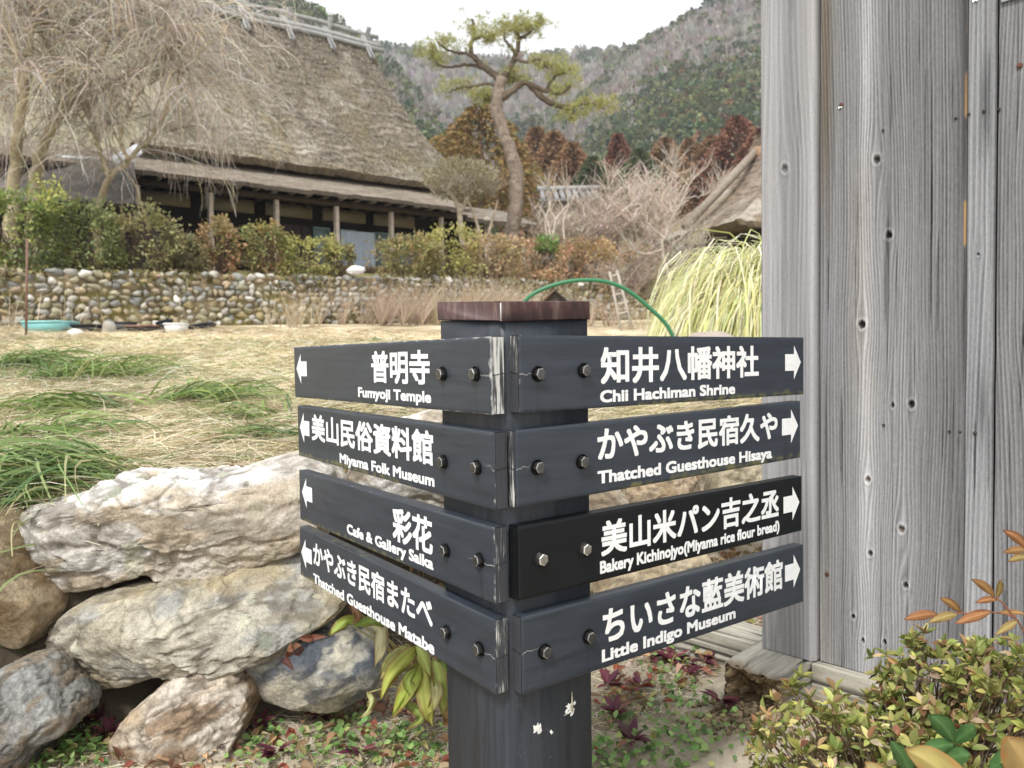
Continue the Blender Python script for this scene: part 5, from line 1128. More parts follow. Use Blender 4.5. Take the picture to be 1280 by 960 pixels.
# sill beams
def beam(name, a0, a1, b0, b1, z0, z1, axis, seed, rot=None):
    """weathered square timber in the wall frame; axis 0: along the wall, 1: out of the wall; rot: crumbled end"""
    mb = MB(); L = (a0, a1) if axis == 0 else (b0, b1)
    nl = max(int((L[1] - L[0]) / .004), 2); pts = []
    W = (b0, b1) if axis == 0 else (a0, a1); m = 26; per = []
    for i in range(m): per.append((W[0] + (W[1] - W[0]) * i / m, z1))
    for i in range(m): per.append((W[1], z1 + (z0 - z1) * i / m))
    for i in range(m): per.append((W[1] + (W[0] - W[1]) * i / m, z0))
    for i in range(m): per.append((W[0], z0 + (z1 - z0) * i / m))
    per = np.array(per); npz = len(per); l = np.linspace(*L, nl); LL, PI_ = np.meshgrid(l, np.arange(npz), indexing='ij')
    w, z = per[PI_, 0], per[PI_, 1]; run = PI_ * .004
    gr = fbm(LL * 5, run * 230, 0, seed, 4); ck = sst(.18, .42, fbm(LL * 3.5, run * 130, 0, seed + 2, 3)); ctrw, ctrz = sum(W) / 2, (z0 + z1) / 2
    dw, dz_ = w - ctrw, z - ctrz; k = 1 - (.022 * gr + .06 * ck + .02 * np.abs(vn(LL * 9, run * 5, 0, seed + 5))); w, z = ctrw + dw * k, ctrz + dz_ * k
    end = np.zeros(LL.shape)
    if rot:
        dist = (L[1] - LL); end = sst(.055, .0, dist + .02 * vn(run * 50, 0, 0, seed + 6)); LL = LL - end * (.012 * (1 + fbm(run * 70, LL * 30, 0, seed + 7, 3)))
        w = ctrw + (w - ctrw) * (1 - .10 * end * (1 + vn(run * 45, LL * 40, 0, seed + 8))); z = ctrz + (z - ctrz) * (1 - .10 * end * (1 + vn(run * 55, LL * 40, 0, seed + 9)))
    P = np.stack([LL, w, z], -1) if axis == 0 else np.stack([w, LL, z], -1)
    v = .36 + .20 * gr - .24 * ck + .04 * fbm(LL * 90, run * 400, 0, seed + 3, 2); C = np.stack([v * 1.05, v * .98, v * .82], -1)
    C = mixc(C, np.array([.19, .125, .06]), end * .75)
    idx = (np.arange(nl - 1)[:, None] * npz + np.arange(npz)[None]).ravel(); j2 = (np.arange(nl - 1)[:, None] * npz + (np.arange(npz)[None] + 1) % npz).ravel()
    mb.add(P.reshape(-1, 3) @ WAX + W0, np.stack([idx, j2, j2 + npz, idx + npz], -1), None, np.clip(C.reshape(-1, 3), .02, .7))
    # end face
    n = 46; q = np.linspace(0, 1, n); A, Bz = np.meshgrid(q, q); sh = .90 if rot else 1.0
    ww_ = ctrw + (A - .5) * (W[1] - W[0]) * sh; zz = ctrz + (Bz - .5) * (z1 - z0) * sh; depth = np.zeros(A.shape); cc = np.full(A.shape + (3,), .24)
    if rot:
        d1, d2, _ = cell(ww_ * 55, zz * 75, zz * 0, seed); rim = np.minimum(np.minimum(A, 1 - A), np.minimum(Bz, 1 - Bz)); depth = -.040 * sst(0, .3, rim) * (1 + .8 * fbm(ww_ * 30, zz * 30, 0, seed + 4, 3)) + .030 * (.55 - d1) + .016 * fbm(ww_ * 190, zz * 160, 0, seed + 12, 3)
        ww_ = ww_ + .004 * vn(ww_ * 200, zz * 200, 0, seed + 13); zz = zz + .004 * vn(ww_ * 200, zz * 200, 3, seed + 14)
        cc = mixc((.075, .045, .022), (.36, .27, .15), np.clip(.55 + .6 * fbm(ww_ * 40, zz * 40, 0, seed + 11, 4) + 10 * (depth + .012), 0, 1)); cc = mixc(cc, np.array([.31, .29, .24]), sst(.35, .05, Bz) * .7 * sst(-.2, .4, fbm(ww_ * 60, zz * 60, 1, seed, 2)))
    X = L[1] - (.012 if rot else 0.0005) + depth
    P = np.stack([X, ww_, zz], -1) if axis == 0 else np.stack([ww_, X, zz], -1); mb.add(P.reshape(-1, 3) @ WAX + W0, grid_q(n, n), None, np.clip(cc.reshape(-1, 3), .01, .7))
    return obj(name, mb, M_wood, ww)
beam('sill_beam', -.008, 1.2, -.10, .034, .10, .211, 0, 301)
beam('sill_beam', -.60, -.1735, -.12, .02, .10, .213, 0, 311)
beam('sill_beam', -.172, -.0095, -.14, .192, .09, .2135, 1, 321, rot=True)
# crumbs of rotten wood under the end
cr_ = MB(); n = 260; V0, F0 = ico(1)
P = np.stack([rng.normal(-.09, .06, n), rng.normal(.225, .035, n), np.zeros(n)], -1) @ WAX + W0; P[:, 2] = gz(P[:, 0], P[:, 1]) + .004
for p in P: cr_.add(p + V0 * rng.uniform(.003, .011) * (1 + .4 * rng.normal(size=(len(V0), 1))) * np.array([1, 1, .7]), None, F0, np.array([.30, .23, .14]) * rng.uniform(.5, 1.3))
c_ = obj('rotten_wood_crumbs', cr_, M_ground); c_['kind'] = 'stuff'
# concrete strip the sill stands on
sl = MB(); n = 60; A, Bq = np.meshgrid(np.linspace(-.13, 1.2, n), np.linspace(-.3, .42, 24)); Zs = .085 + .004 * fbm(A * 9, Bq * 9, 0, 330, 3) - .05 * sst(.30, .42, Bq + .06 * vn(A * 6, 0, 0, 331))
sl.add(np.stack([A, Bq, Zs], -1).reshape(-1, 3) @ WAX + W0, grid_q(n, 24), None, mixc((.20, .20, .17), (.33, .33, .29), np.clip(.5 + .8 * fbm(A * 12, Bq * 12, 0, 333, 4), 0, 1)).reshape(-1, 3)); s_ = obj('concrete_footing', sl, M_ground, smooth=True); s_['kind'] = 'structure'
# ------------------------------------------------------------------ boulders of the dry laid retaining wall
def boulder(lab, out, d, dep, cols, seed, lv=6, tilt=0, lich=0.0, rough=1.0, name='boulder', lay=(0, 1), crack=1.0, box_=.62, rust=None, nface=11, rim=None, sx=1.0, dx=0):
    """a rock with the outline out (image points), its middle d metres away, dep metres half thickness"""
    P = np.array([at(x, y, d - .40 * dep) for x, y in out]); c = P.mean(0)
    # area centroid
    x, z = P[:, 0], P[:, 2]; x2, z2 = np.roll(x, -1), np.roll(z, -1); cr = x * z2 - x2 * z; A = cr.sum() / 2
    c = np.array([((x + x2) * cr).sum() / (6 * A), d, ((z + z2) * cr).sum() / (6 * A)])
    a = np.arctan2(P[:, 2] - c[2], P[:, 0] - c[0]); r = np.hypot(P[:, 0] - c[0], P[:, 2] - c[2]); o = np.argsort(a); a, r = a[o], r[o]
    a = np.concatenate([a - 2 * PI, a, a + 2 * PI]); r = np.tile(r, 3)
    V, F = ico(lv); th = np.arctan2(V[:, 2], V[:, 0]); rho = np.hypot(V[:, 0], V[:, 2])
    # ray-accurate outline between the points (in x,z), then swollen so that the front face is broad
    R = np.interp(th, a, r); k = rho ** box_
    tg = np.linspace(-PI, PI, 721)[:-1]; rg_ = np.interp(tg, a, r); kr = np.exp(-.5 * (np.arange(-24, 25) / 9.) ** 2); kr /= kr.sum(); rg_ = np.convolve(np.concatenate([rg_[-24:], rg_, rg_[:24]]), kr, 'valid')
    R = np.interp(th, np.concatenate([tg, [PI]]), np.concatenate([rg_, rg_[:1]]))
    R = R * .985; X = R * k * np.cos(th) * sx + dx; Z = R * k * np.sin(th); Y = np.sign(V[:, 1]) * np.abs(V[:, 1]) ** .8 * dep
    S = np.stack([X, Y, Z], -1)
    fr_ = np.random.default_rng(seed)                          # broken faces: flats cut across the front and top
    for q_ in range(nface):
        nv = np.array([fr_.uniform(-.55, .55) / np.abs(S[:, 0]).max(), -fr_.uniform(.45, 1.0) / dep, fr_.uniform(-.55, .75) / np.abs(S[:, 2]).max()]); nv /= np.linalg.norm(nv)
        hgt = S @ nv; lim = hgt.max() * fr_.uniform(.70, .93); S = S - np.maximum(hgt - lim, 0)[:, None] * .93 * nv
    sz = math.sqrt(abs(A)) ; N = unit(V * np.array([1 / max(R.mean(), .01), 1 / dep, 1 / max(R.mean(), .01)]))
    q = S / sz; ql = q.copy(); ca, sa = math.cos(lay[0]), math.sin(lay[0]); u_ = q[:, 0] * ca + q[:, 2] * sa; w_ = -q[:, 0] * sa + q[:, 2] * ca
    n1 = fbm(q[:, 0] * 2.1, q[:, 1] * 2.1, q[:, 2] * 2.1, seed, 3); n2 = fbm(u_ * 4, q[:, 1] * 6, w_ * 9 * lay[1], seed + 3, 5, .55)
    d1, d2, idn = cell(q[:, 0] * 4.2 + .25 * n1, q[:, 1] * 4.2, q[:, 2] * 4.2, seed + 5); ed = np.exp(-(d2 - d1) / .05)
    led = 1 - np.abs(fbm(u_ * 2.2, q[:, 1] * 3, w_ * 6.5 * lay[1] + .3 * n1, seed + 9, 4)); led = sst(.86, .99, led)
    rg = 1 - np.abs(fbm(q[:, 0] * 7, q[:, 1] * 7, q[:, 2] * 7, seed + 12, 4)); hf = fbm(q[:, 0] * 26, q[:, 1] * 26, q[:, 2] * 26, seed + 14, 3)
    facet = (idn - .5); g1, g2, id2 = cell(q[:, 0] * 11 + .4 * n1, q[:, 1] * 11, q[:, 2] * 13 + .3 * n2, seed + 7)
    disp = sz * rough * (.032 * n1 + .012 * n2 + .022 * facet * (1 - ed) - .008 * crack * ed - .020 * crack * led + .010 * (rg - .7) + .009 * hf + .012 * (id2 - .5) * sst(0, .12, g2 - g1) * rough)
    S = S + N * disp[:, None]; S = S + c
    if tilt: S[:, 1] += (S[:, 2] - c[2]) * tilt
    b0, b1, b2, b3 = [np.array(v) for v in cols]
    m = np.clip(.5 + 1.8 * fbm(q[:, 0] * 2.6, q[:, 1] * 2.6, q[:, 2] * 2.6, seed + 20, 4), 0, 1); C = mixc(b0, b1, m)
    C = mixc(C, b2, sst(.02, .26, fbm(u_ * 3, q[:, 1] * 3, w_ * 7, seed + 22, 5)) * .9); C = C * (1 + .42 * hf + .30 * n2)[:, None]
    C = mixc(C, b3, np.clip(.8 * ed + .9 * led, 0, 1) * .75 * crack)
    if lich:
        e1, e2, i2 = cell(q[:, 0] * 6.5, q[:, 1] * 6.5, q[:, 2] * 6.5, seed + 30); rad = .10 + .34 * i2 ; e1 = e1 + .06 * hf
        on = (i2 > 1 - lich) & (sst(-.3, .2, fbm(q[:, 0] * 1.4, 0, q[:, 2] * 1.4, seed + 33, 2)) > .3); col = mixc((.24, .26, .20), (.62, .60, .46), _h(np.floor(i2 * 1e4), i2 * 0, i2 * 0, 5)); col = col * (1 + .25 * hf)[:, None]
        C = mixc(C, col, np.where(on, sst(rad, rad - .05, e1), 0) * .85); C = mixc(C, np.array([.13, .13, .10]), np.where(on, np.exp(-((e1 - rad) / .018) ** 2), 0) * .6)
    if rust is not None:
        sx, sz_, rc, amt = rust; f_ = sst(-.25, .55, (S[:, 0] - c[0]) / sz * sx + (S[:, 2] - c[2]) / sz * sz_ + .45 * n1 + .3 * n2); C = mixc(C, np.array(rc) * (1 + .3 * hf)[:, None], f_ * amt)
    if rim is not None: C = mixc(C, np.array(rim) * (1 + .4 * hf)[:, None], sst(.80, 1.0, rho + .16 * n2 + .10 * n1) * sst(-.3, .25, fbm(q[:, 0] * 3, q[:, 1] * 3, q[:, 2] * 3, seed + 40, 3) + .1) * .8)
    mb = MB().add(S, None, F, np.clip(C, .012, .88)); o = obj(name, mb, M_rock, smooth=True)
    return tag(o, lab, 'boulder', 'boulders of the dry laid garden wall')
def zo(pts, ox, oy, s): return [(ox + x / s, oy + y / s) for x, y in pts]
z2 = lambda p: zo(p, 0, 560, 2.4)
QZ = ((.64, .60, .54), (.80, .78, .74), (.54, .45, .33), (.15, .12, .09)); GT = ((.42, .38, .29), (.54, .50, .41), (.35, .345, .32), (.13, .11, .08))
BG = ((.27, .28, .28), (.52, .48, .38), (.07, .085, .11), (.06, .06, .06)); BR = ((.38, .29, .19), (.62, .55, .46), (.28, .19, .115), (.09, .065, .04))
OB = ((.37, .28, .17), (.46, .37, .25), (.28, .19, .10), (.10, .07, .04)); GY = ((.24, .24, .225), (.36, .355, .33), (.25, .20, .14), (.08, .075, .065))
boulder('big white quartz boulder on top of the wall at left, white and rust stained', z2([(40, 225), (62, 200), (105, 182), (190, 165), (272, 142), (300, 100), (330, 84), (430, 92), (560, 86), (650, 82), (735, 74), (810, 56), (862, 8), (900, 5), (950, 30), (985, 80), (990, 180), (960, 250), (915, 310), (850, 330), (790, 340), (700, 372), (590, 412), (520, 405), (440, 378), (330, 420), (230, 442), (120, 428), (92, 370), (82, 320), (46, 275)]), 2.12, .20, QZ, 401, 7, lay=(.08, .8), lich=.30, tilt=.25, sx=1.10, dx=-.012, rust=(.62, -1.0, (.47, .385, .285), .62))
boulder('long grey tan boulder with round lichen spots, directly under the white one', z2([(138, 600), (150, 555), (182, 505), (250, 470), (340, 452), (430, 440), (560, 430), (640, 410), (700, 385), (760, 350), (820, 338), (880, 348), (950, 385), (1005, 425), (1022, 470), (1000, 512), (940, 545), (880, 580), (830, 620), (740, 655), (600, 660), (520, 672), (450, 690), (330, 735), (245, 745), (205, 705), (155, 665)]), 2.02, .19, GT, 421, 7, lay=(.22, .9), lich=.78, tilt=.22, rough=.9, sx=1.07, rim=(.44, .36, .22))
boulder('smooth blue grey boulder low beside the yellowing hosta', zo([(118, 612), (150, 565), (205, 525), (270, 500), (340, 478), (450, 447), (560, 450), (630, 475), (680, 540), (690, 600), (665, 650), (600, 690), (540, 725), (470, 740), (380, 735), (300, 712), (235, 700), (160, 680), (125, 650)], 260, 660, 3.2), 1.99, .16, BG, 441, 6, lay=(.5, .8), rough=.75, crack=.5, sx=1.06, rust=(-.4, -.8, (.42, .36, .25), .6))
boulder('brown streaked boulder at the bottom between the lichen spotted one and the weeds', z2([(318, 915), (345, 865), (400, 800), (465, 745), (520, 712), (570, 690), (630, 678), (680, 690), (720, 735), (760, 795), (740, 850), (715, 900), (720, 960), (690, 1030), (560, 1070), (420, 1060), (340, 1010)]), 1.90, .17, BR, 461, 6, lay=(.45, 1.2), rough=.95, dx=-.012)
boulder('tan brown boulder cut by the left edge, beside the white one', z2([(-120, 260), (-60, 200), (0, 196), (38, 225), (50, 270), (80, 330), (98, 395), (140, 440), (172, 478), (178, 520), (160, 560), (125, 610), (80, 625), (30, 600), (-20, 580), (-90, 540), (-130, 400)]), 1.98, .18, OB, 481, 6, lay=(.1, .8), rough=.65, crack=.5, dx=-.05)
boulder('grey boulder in the lower left corner', z2([(-120, 800), (-60, 740), (10, 695), (70, 668), (120, 668), (165, 690), (215, 750), (255, 800), (272, 840), (240, 880), (180, 875), (140, 940), (100, 1010), (-20, 1040), (-120, 980)]), 1.83, .17, GY, 501, 6, lay=(.9, 1.2), rough=.9, dx=-.045)
boulder('pale boulder seen in the gaps between the left boards', [(424, 610), (440, 570), (470, 540), (505, 522), (540, 512), (590, 515), (640, 540), (655, 590), (640, 640), (590, 660), (520, 660), (450, 650)], 2.32, .19, ((.70, .66, .58), (.78, .75, .70), (.5, .42, .31), (.18, .15, .12)), 521, 6, rough=.8)
boulder('brownish boulder behind the post between the two middle board rows', [(640, 650), (655, 605), (700, 590), (750, 600), (785, 622), (792, 660), (770, 700), (710, 715), (660, 705)], 2.62, .18, ((.42, .34, .24), (.5, .43, .33), (.3, .24, .17), (.12, .09, .06)), 531, 5)
boulder('rounded tan boulder seen between the second and third right boards', [(780, 630), (792, 600), (830, 588), (868, 592), (882, 615), (870, 640), (830, 652), (796, 648)], 2.80, .17, ((.40, .30, .19), (.48, .38, .26), (.3, .22, .13), (.1, .07, .05)), 541, 5, rough=.7)
boulder('olive tan boulder touching the wooden corner post', [(890, 620), (900, 590), (930, 572), (965, 570), (990, 600), (985, 650), (950, 668), (905, 655)], 2.95, .18, ((.33, .28, .19), (.42, .36, .25), (.26, .22, .14), (.1, .08, .05)), 551, 5)
boulder('low earthy boulder seen under the third right board', [(735, 745), (745, 712), (790, 692), (850, 690), (890, 700), (905, 728), (880, 755), (820, 768), (760, 768)], 2.50, .18, ((.40, .32, .2), (.5, .42, .29), (.3, .24, .15), (.12, .09, .06)), 561, 5)
boulder('dark brown boulder behind the upper weeds right of the post', [(660, 770), (670, 735), (710, 715), (748, 730), (752, 780), (720, 810), (675, 805)], 2.42, .16, ((.30, .24, .16), (.38, .31, .22), (.22, .17, .1), (.08, .06, .04)), 571, 5)

# ------------------------------------------------------------------ grass and straw on the terrace
def terrace_pts(n, x0, x1, y0, y1, p=1.0, cond=None):
    """points on the terrace, denser towards the viewer"""
    out = np.zeros((0, 2))
    while len(out) < n:
        k = n * 2; Y = y0 * (y1 / y0) ** (rng.uniform(size=k) ** p); X = Y * rng.uniform(x0, x1, k)
        m = (Y - Yr(np.clip(X, -4, 1.6)) > .30) & (Ys(X) - Y > .1)
        if cond is not None: m &= cond(X, Y)
        out = np.concatenate([out, np.stack([X, Y], -1)[m]])
    out = out[:n]; return out[:, 0], out[:, 1]
def strands(mb, X, Y, L, w, cols, lie=.12, curl=.5, k=4, lift=.0, az=None):
    """lying or leaning grass blades as bent strips"""
    n = len(X); a = rng.uniform(0, 2 * PI, n) if az is None else az; up = np.broadcast_to(lie, (n,)) * rng.uniform(.3, 1.6, n)
    D = np.stack([np.cos(a), np.sin(a), up], -1); D = unit(D); l = np.broadcast_to(L, (n,))[:, None] / (k - 1)
    P = np.empty((n, k, 3)); P[:, 0] = np.stack([X, Y, gz(X, Y) + lift * rng.uniform(.2, 1, n) + .003], -1)
    tw = rng.normal(size=n) * curl
    for q in range(1, k):
        P[:, q] = P[:, q - 1] + D * l; ca, sa = np.cos(tw * .35), np.sin(tw * .35)
        D = unit(np.stack([D[:, 0] * ca - D[:, 1] * sa, D[:, 0] * sa + D[:, 1] * ca, D[:, 2] - up * .75 * (q / k) * 1.3], -1))
    for q in range(1, k): P[:, q, 2] = np.maximum(P[:, q, 2], gz(P[:, q, 0], P[:, q, 1]) + .002)
    T = P[:, -1] - P[:, 0]; S = unit(np.cross(T, rng.normal(size=(n, 3)) * .5 + np.array([0, 0, 1.])))[:, None]
    ww_ = np.broadcast_to(w, (n,))[:, None, None] * np.linspace(1, .25, k)[None, :, None] * .5
    V = np.stack([P - S * ww_, P + S * ww_], 2).reshape(-1, 3); i = (np.arange(n)[:, None] * k + np.arange(k - 1)[None]) * 2
    mb.add(V, np.stack([i, i + 1, i + 3, i + 2], -1).reshape(-1, 4), None, np.repeat(cols, 2 * k, 0))
def patchy(X, Y): return (1 + .42 * fbm(X * .85, Y * .85, 0, 711, 3) + .18 * fbm(X * 3, Y * 3, 0, 712, 2))[:, None]
STRAW = [(3, .66, .56, .37), (3, .76, .67, .49), (1.5, .50, .40, .25), (1, .36, .27, .15), (1.2, .84, .78, .62)]
sb = MB(); X, Y = terrace_pts(70000, -.74, .34, 1.95, 14, .95)
strands(sb, X, Y, rng.uniform(.05, .20, len(X)) * (.8 + Y * .08), rng.uniform(.0018, .0042, len(X)) * (.65 + Y * .30), np.clip(pick(STRAW, len(X), .14) * patchy(X, Y), 0, .9), .17, .8, 4, .022)
X, Y = terrace_pts(6000, -.74, .34, 2.1, 13, .9); strands(sb, X, Y, rng.uniform(.15, .42, len(X)) * (.8 + Y * .05), rng.uniform(.0016, .003, len(X)) * (.7 + Y * .2), np.clip(pick(STRAW, len(X), .14) * patchy(X, Y), 0, .9), .35, .6, 5, .02)
X, Y = terrace_pts(4200, -.74, .30, 1.95, 5, .9); strands(sb, X, Y, rng.uniform(.10, .32, len(X)), rng.uniform(.0028, .0055, len(X)), pick([(2, .80, .72, .55), (2, .66, .55, .36), (1, .48, .36, .2)], len(X), .12), .22, .5, 5, .03)
o = obj('dry_straw', sb, M_straw); o['kind'] = 'stuff'
GRS = [(3, .13, .21, .05), (2, .20, .29, .075), (2, .27, .33, .11), (1, .09, .15, .05), (1, .36, .38, .16)]
gb_ = MB(); gcond = lambda X, Y: (fbm(X * .8, Y * .8, 0, 611, 3) + .55 * sst(.1, -1.4, X) > -.04)
X, Y = terrace_pts(21000, -.74, .30, 2.0, 11, .9, gcond); strands(gb_, X, Y, rng.uniform(.05, .16, len(X)) * (.8 + Y * .06), rng.uniform(.0022, .0045, len(X)) * (.7 + Y * .22), pick(GRS, len(X), .15), .34, .6, 4, .015)
o = obj('short_green_grass', gb_, M_leaf); o['kind'] = 'stuff'
# bunches of long strap leaves lying on the straw
def bunch(lab, px, py, az, n, L, w, d=None, spread=.55, cols=GRS):
    r = FW + (px - 640) / FPX * RT - (py - 480) / FPX * UP
    dd = np.linspace(1.6, 14, 1500); P = CAM + r[None] * (dd / r[1])[:, None]; hit = np.argmax(P[:, 2] < gz(P[:, 0], P[:, 1]) + .03); p = P[hit]
    m = MB(); X = p[0] + rng.normal(size=n) * .05 * L / .3; Y = p[1] + rng.normal(size=n) * .05 * L / .3
    a = np.radians(az) + .75 * spread * rng.normal(size=n)
    strands(m, X, Y, rng.uniform(.5, 1.0, n) * L, rng.uniform(1.0, 2.0, n) * w, pick(cols, n, .16), .48, .3, 8, .02, az=a)
    return tag(obj('leaf_bunch', m, M_leaf), lab, 'grass clump', 'bunches of long green strap leaves on the terrace')
GRD = [(3, .13, .20, .06), (3, .19, .27, .085), (2, .28, .35, .14), (1, .08, .14, .045), (.8, .42, .40, .2)]
bunch('largest bunch of long green leaves above the left part of the white boulder', 118, 588, 200, 330, .56, .0078, cols=GRD, spread=.7)
bunch('bunch of green leaves hanging over the left end of the white boulder', 40, 625, 215, 130, .42, .0075, cols=GRD)
bunch('low bunch of green leaves at the left edge below the dry straw', 8, 600, 10, 90, .36, .007, cols=GRD)
bunch('bunch of green leaves touching the left tips of the two upper left boards', 362, 545, 195, 120, .36, .007, cols=GRD)
bunch('spread bunch of pale green leaves in the middle of the straw', 232, 500, 20, 120, .62, .009, cols=GRS, spread=.9)
bunch('bunch of green grass at the left edge in front of the turquoise planter', 20, 458, 0, 160, .75, .012, cols=GRD, spread=1.2)
bunch('small tuft of green leaves between straw and planter, right of the edge bunch', 62, 470, 0, 90, .55, .010, cols=GRD, spread=1.4)
bunch('small green tuft just above the top left board', 468, 425, 90, 14, .30, .012, cols=GRD, spread=.3)
bunch('yellowing leaf bunch in the straw at the left edge', 15, 545, 0, 60, .55, .009, cols=GRS, spread=.8)
bunch('flat yellow green bunch lying in the straw below the turquoise planter', 110, 470, 10, 110, .8, .010, cols=GRS, spread=1.0)
bunch('wide flat green bunch between the middle tuft and the left edge', 120, 515, 185, 120, .6, .009, cols=GRS, spread=.9)
bunch('small yellow green bunch in the straw just above the second left board', 330, 520, 170, 70, .42, .008, cols=GRS, spread=.8)
bunch('single upright green tuft in the straw above the middle bunch', 240, 488, 100, 22, .45, .010, cols=GRS, spread=.4)
# leaf litter: edge of the terrace, foot of the wall, below the boards
LIT = [(3, .40, .27, .15), (2, .30, .18, .09), (2, .50, .38, .24), (1, .33, .30, .12), (1, .22, .10, .07)]
lb = MB()
def litter(n, f, size, cols, up=.25, h=.032):
    X, Y = f(n); Z = gz(X, Y) + h * rng.uniform(.3, 1, n); D = unit(np.stack([rng.normal(size=n), rng.normal(size=n), up * rng.normal(size=n)], -1)); N = unit(np.stack([.5 * rng.normal(size=n), .5 * rng.normal(size=n), np.ones(n)], -1))
    L = rng.uniform(*size, n); put(lb, leaf_template(4, .3, .25), np.stack([X, Y, Z], -1), D, N, L, L * rng.uniform(.35, .6, n), pick(cols, n, .18))
def edge_f(n): X = rng.uniform(-1.1, 1.0, n); return X, Yr(X) + rng.uniform(.32, .62, n)
def foot_f(n): X = rng.uniform(-1.2, .95, n); return X, Yr(X) + rng.uniform(-.75, .12, n) - np.abs(rng.normal(size=n)) * .05
def slope_f(n): X = rng.uniform(-.4, 1.05, n); return X, Yr(X) + rng.uniform(.0, .42, n)
litter(1300, edge_f, (.025, .055), LIT + [(2, .36, .36, .14)]); litter(1500, foot_f, (.015, .042), LIT + [(2, .30, .09, .06)]); litter(900, slope_f, (.02, .05), LIT)
o = obj('leaf_litter', lb, M_leaf); o['kind'] = 'stuff'
sb = MB(); X, Y = foot_f(8500); strands(sb, X, Y, rng.uniform(.02, .11, 8500), rng.uniform(.0009, .0019, 8500), pick(STRAW, 8500, .2), .12, 1.0, 4, .008)
X, Y = slope_f(1800); strands(sb, X, Y, rng.uniform(.03, .14, 1800), rng.uniform(.0008, .0017, 1800), pick(STRAW, 1800, .2), .2, 1.0, 4, .01)
o = obj('dead_grass_bits', sb, M_straw); o['kind'] = 'stuff'
pb = MB(); n = 1500; X, Y = foot_f(n); Z = gz(X, Y); V0, F0 = ico(1)
sz = rng.uniform(.002, .008, n) * (1 + 2.2 * (rng.uniform(size=n) > .95)); V = np.stack([X, Y, Z + .001], -1)[:, None] + V0[None] * sz[:, None, None] * (1 + .25 * rng.normal(size=(n, len(V0), 1)))
pb.add(V.reshape(-1, 3), None, (np.arange(n)[:, None, None] * len(V0) + F0[None]).reshape(-1, 3), np.repeat(pick([(2, .30, .24, .16), (2, .42, .38, .31), (1, .2, .15, .1)], n, .2), len(V0), 0)); o = obj('soil_crumbs', pb, M_ground); o['kind'] = 'stuff'
# weeds at the foot: small round green leaves, grass blades and purple rosettes
wb = MB(); tl = leaf_template(4, .10, .15, .8)
def patch(px, py, n, R, cols, L, W, up, kind, d0=1.2):
    r = FW + (px - 640) / FPX * RT - (py - 480) / FPX * UP; dd = np.linspace(d0, 4, 900); P = CAM + r[None] * (dd / r[1])[:, None]; hit = np.argmax(P[:, 2] < gz(P[:, 0], P[:, 1]) + .01); p = P[hit]
    if kind == 'ros':
        a = rng.uniform(0, 2 * PI, n); D = np.stack([np.cos(a), np.sin(a), np.full(n, up) * rng.uniform(.2, 1.6, n)], -1); q = np.repeat((p + np.array([0, 0, .008]))[None], n, 0) + D * .004
        N = np.stack([-np.cos(a) * .3, -np.sin(a) * .3, np.ones(n)], -1)
    else:
        x = p[0] + R * rng.normal(size=n); y = p[1] + R * .8 * rng.normal(size=n); h = rng.uniform(.004, .035, n); q = np.stack([x, y, gz(x, y) + h], -1); a = rng.uniform(0, 2 * PI, n); D = np.stack([np.cos(a), np.sin(a), up * rng.normal(size=n)], -1); N = unit(np.stack([.4 * rng.normal(size=n), -.35 + .4 * rng.normal(size=n), np.ones(n)], -1))
    l = rng.uniform(*L, n); put(wb, tl, q, D, N, l, l * W, pick(cols, n, .16))
WG = [(3, .17, .29, .08), (2, .27, .39, .13), (1, .11, .2, .06), (1, .33, .36, .13)]; WP = [(3, .12, .03, .05), (2, .18, .045, .065), (1, .22, .11, .08), (1, .10, .05, .05)]
for px, py, n, R in ((420, 920, 60, .05), (460, 935, 90, .06), (500, 925, 80, .05), (535, 940, 90, .06), (330, 930, 70, .05), (385, 945, 60, .05), (300, 948, 40, .05), (205, 900, 0, .04), (860, 870, 60, .05), (820, 850, 45, .04), (790, 905, 70, .06), (840, 915, 60, .05), (770, 945, 80, .05), (880, 945, 50, .05), (815, 945, 60, .05), (430, 905, 40, .04), (850, 825, 40, .05), (900, 905, 30, .04)):
    patch(px, py, int(n * .85), R, WG, (.012, .024), .7, .5, 'mat')
for px, py, n in ((400, 900, 12), (425, 880, 11), (505, 892, 10), (320, 915, 12), (280, 935, 10), (345, 945, 12), (452, 945, 9), (770, 895, 14), (800, 862, 12), (840, 830, 12), (880, 830, 11), (900, 880, 10), (790, 930, 12), (860, 845, 10), (815, 825, 9), (545, 900, 8), (760, 860, 10)):
    patch(px, py, n, 0, WP, (.028, .058), .38, .55, 'ros')
n = 420; X, Y = foot_f(n); strands(wb, X, Y, rng.uniform(.03, .10, n), rng.uniform(.0014, .0024, n), pick([(2, .24, .32, .08), (2, .4, .42, .16)], n, .15), 1.4, .4, 5, 0)
o = obj('ground_weeds', wb, M_leaf); o['kind'] = 'stuff'
# green weeds by the lower left boulders
wb2 = MB(); wb = wb2
for px, py, n in ((95, 915, 60), (110, 940, 70), (70, 950, 60)): patch(px, py, n, .035, WG, (.014, .028), .5, .8, 'mat')
for px, py, n in ((122, 905, 12), (135, 920, 12)): patch(px, py, n, 0, WP, (.03, .05), .4, .8, 'ros')
tag(obj('weed_clump', wb2, M_leaf), 'green and purple weed clump between the two lowest left boulders', 'weeds')

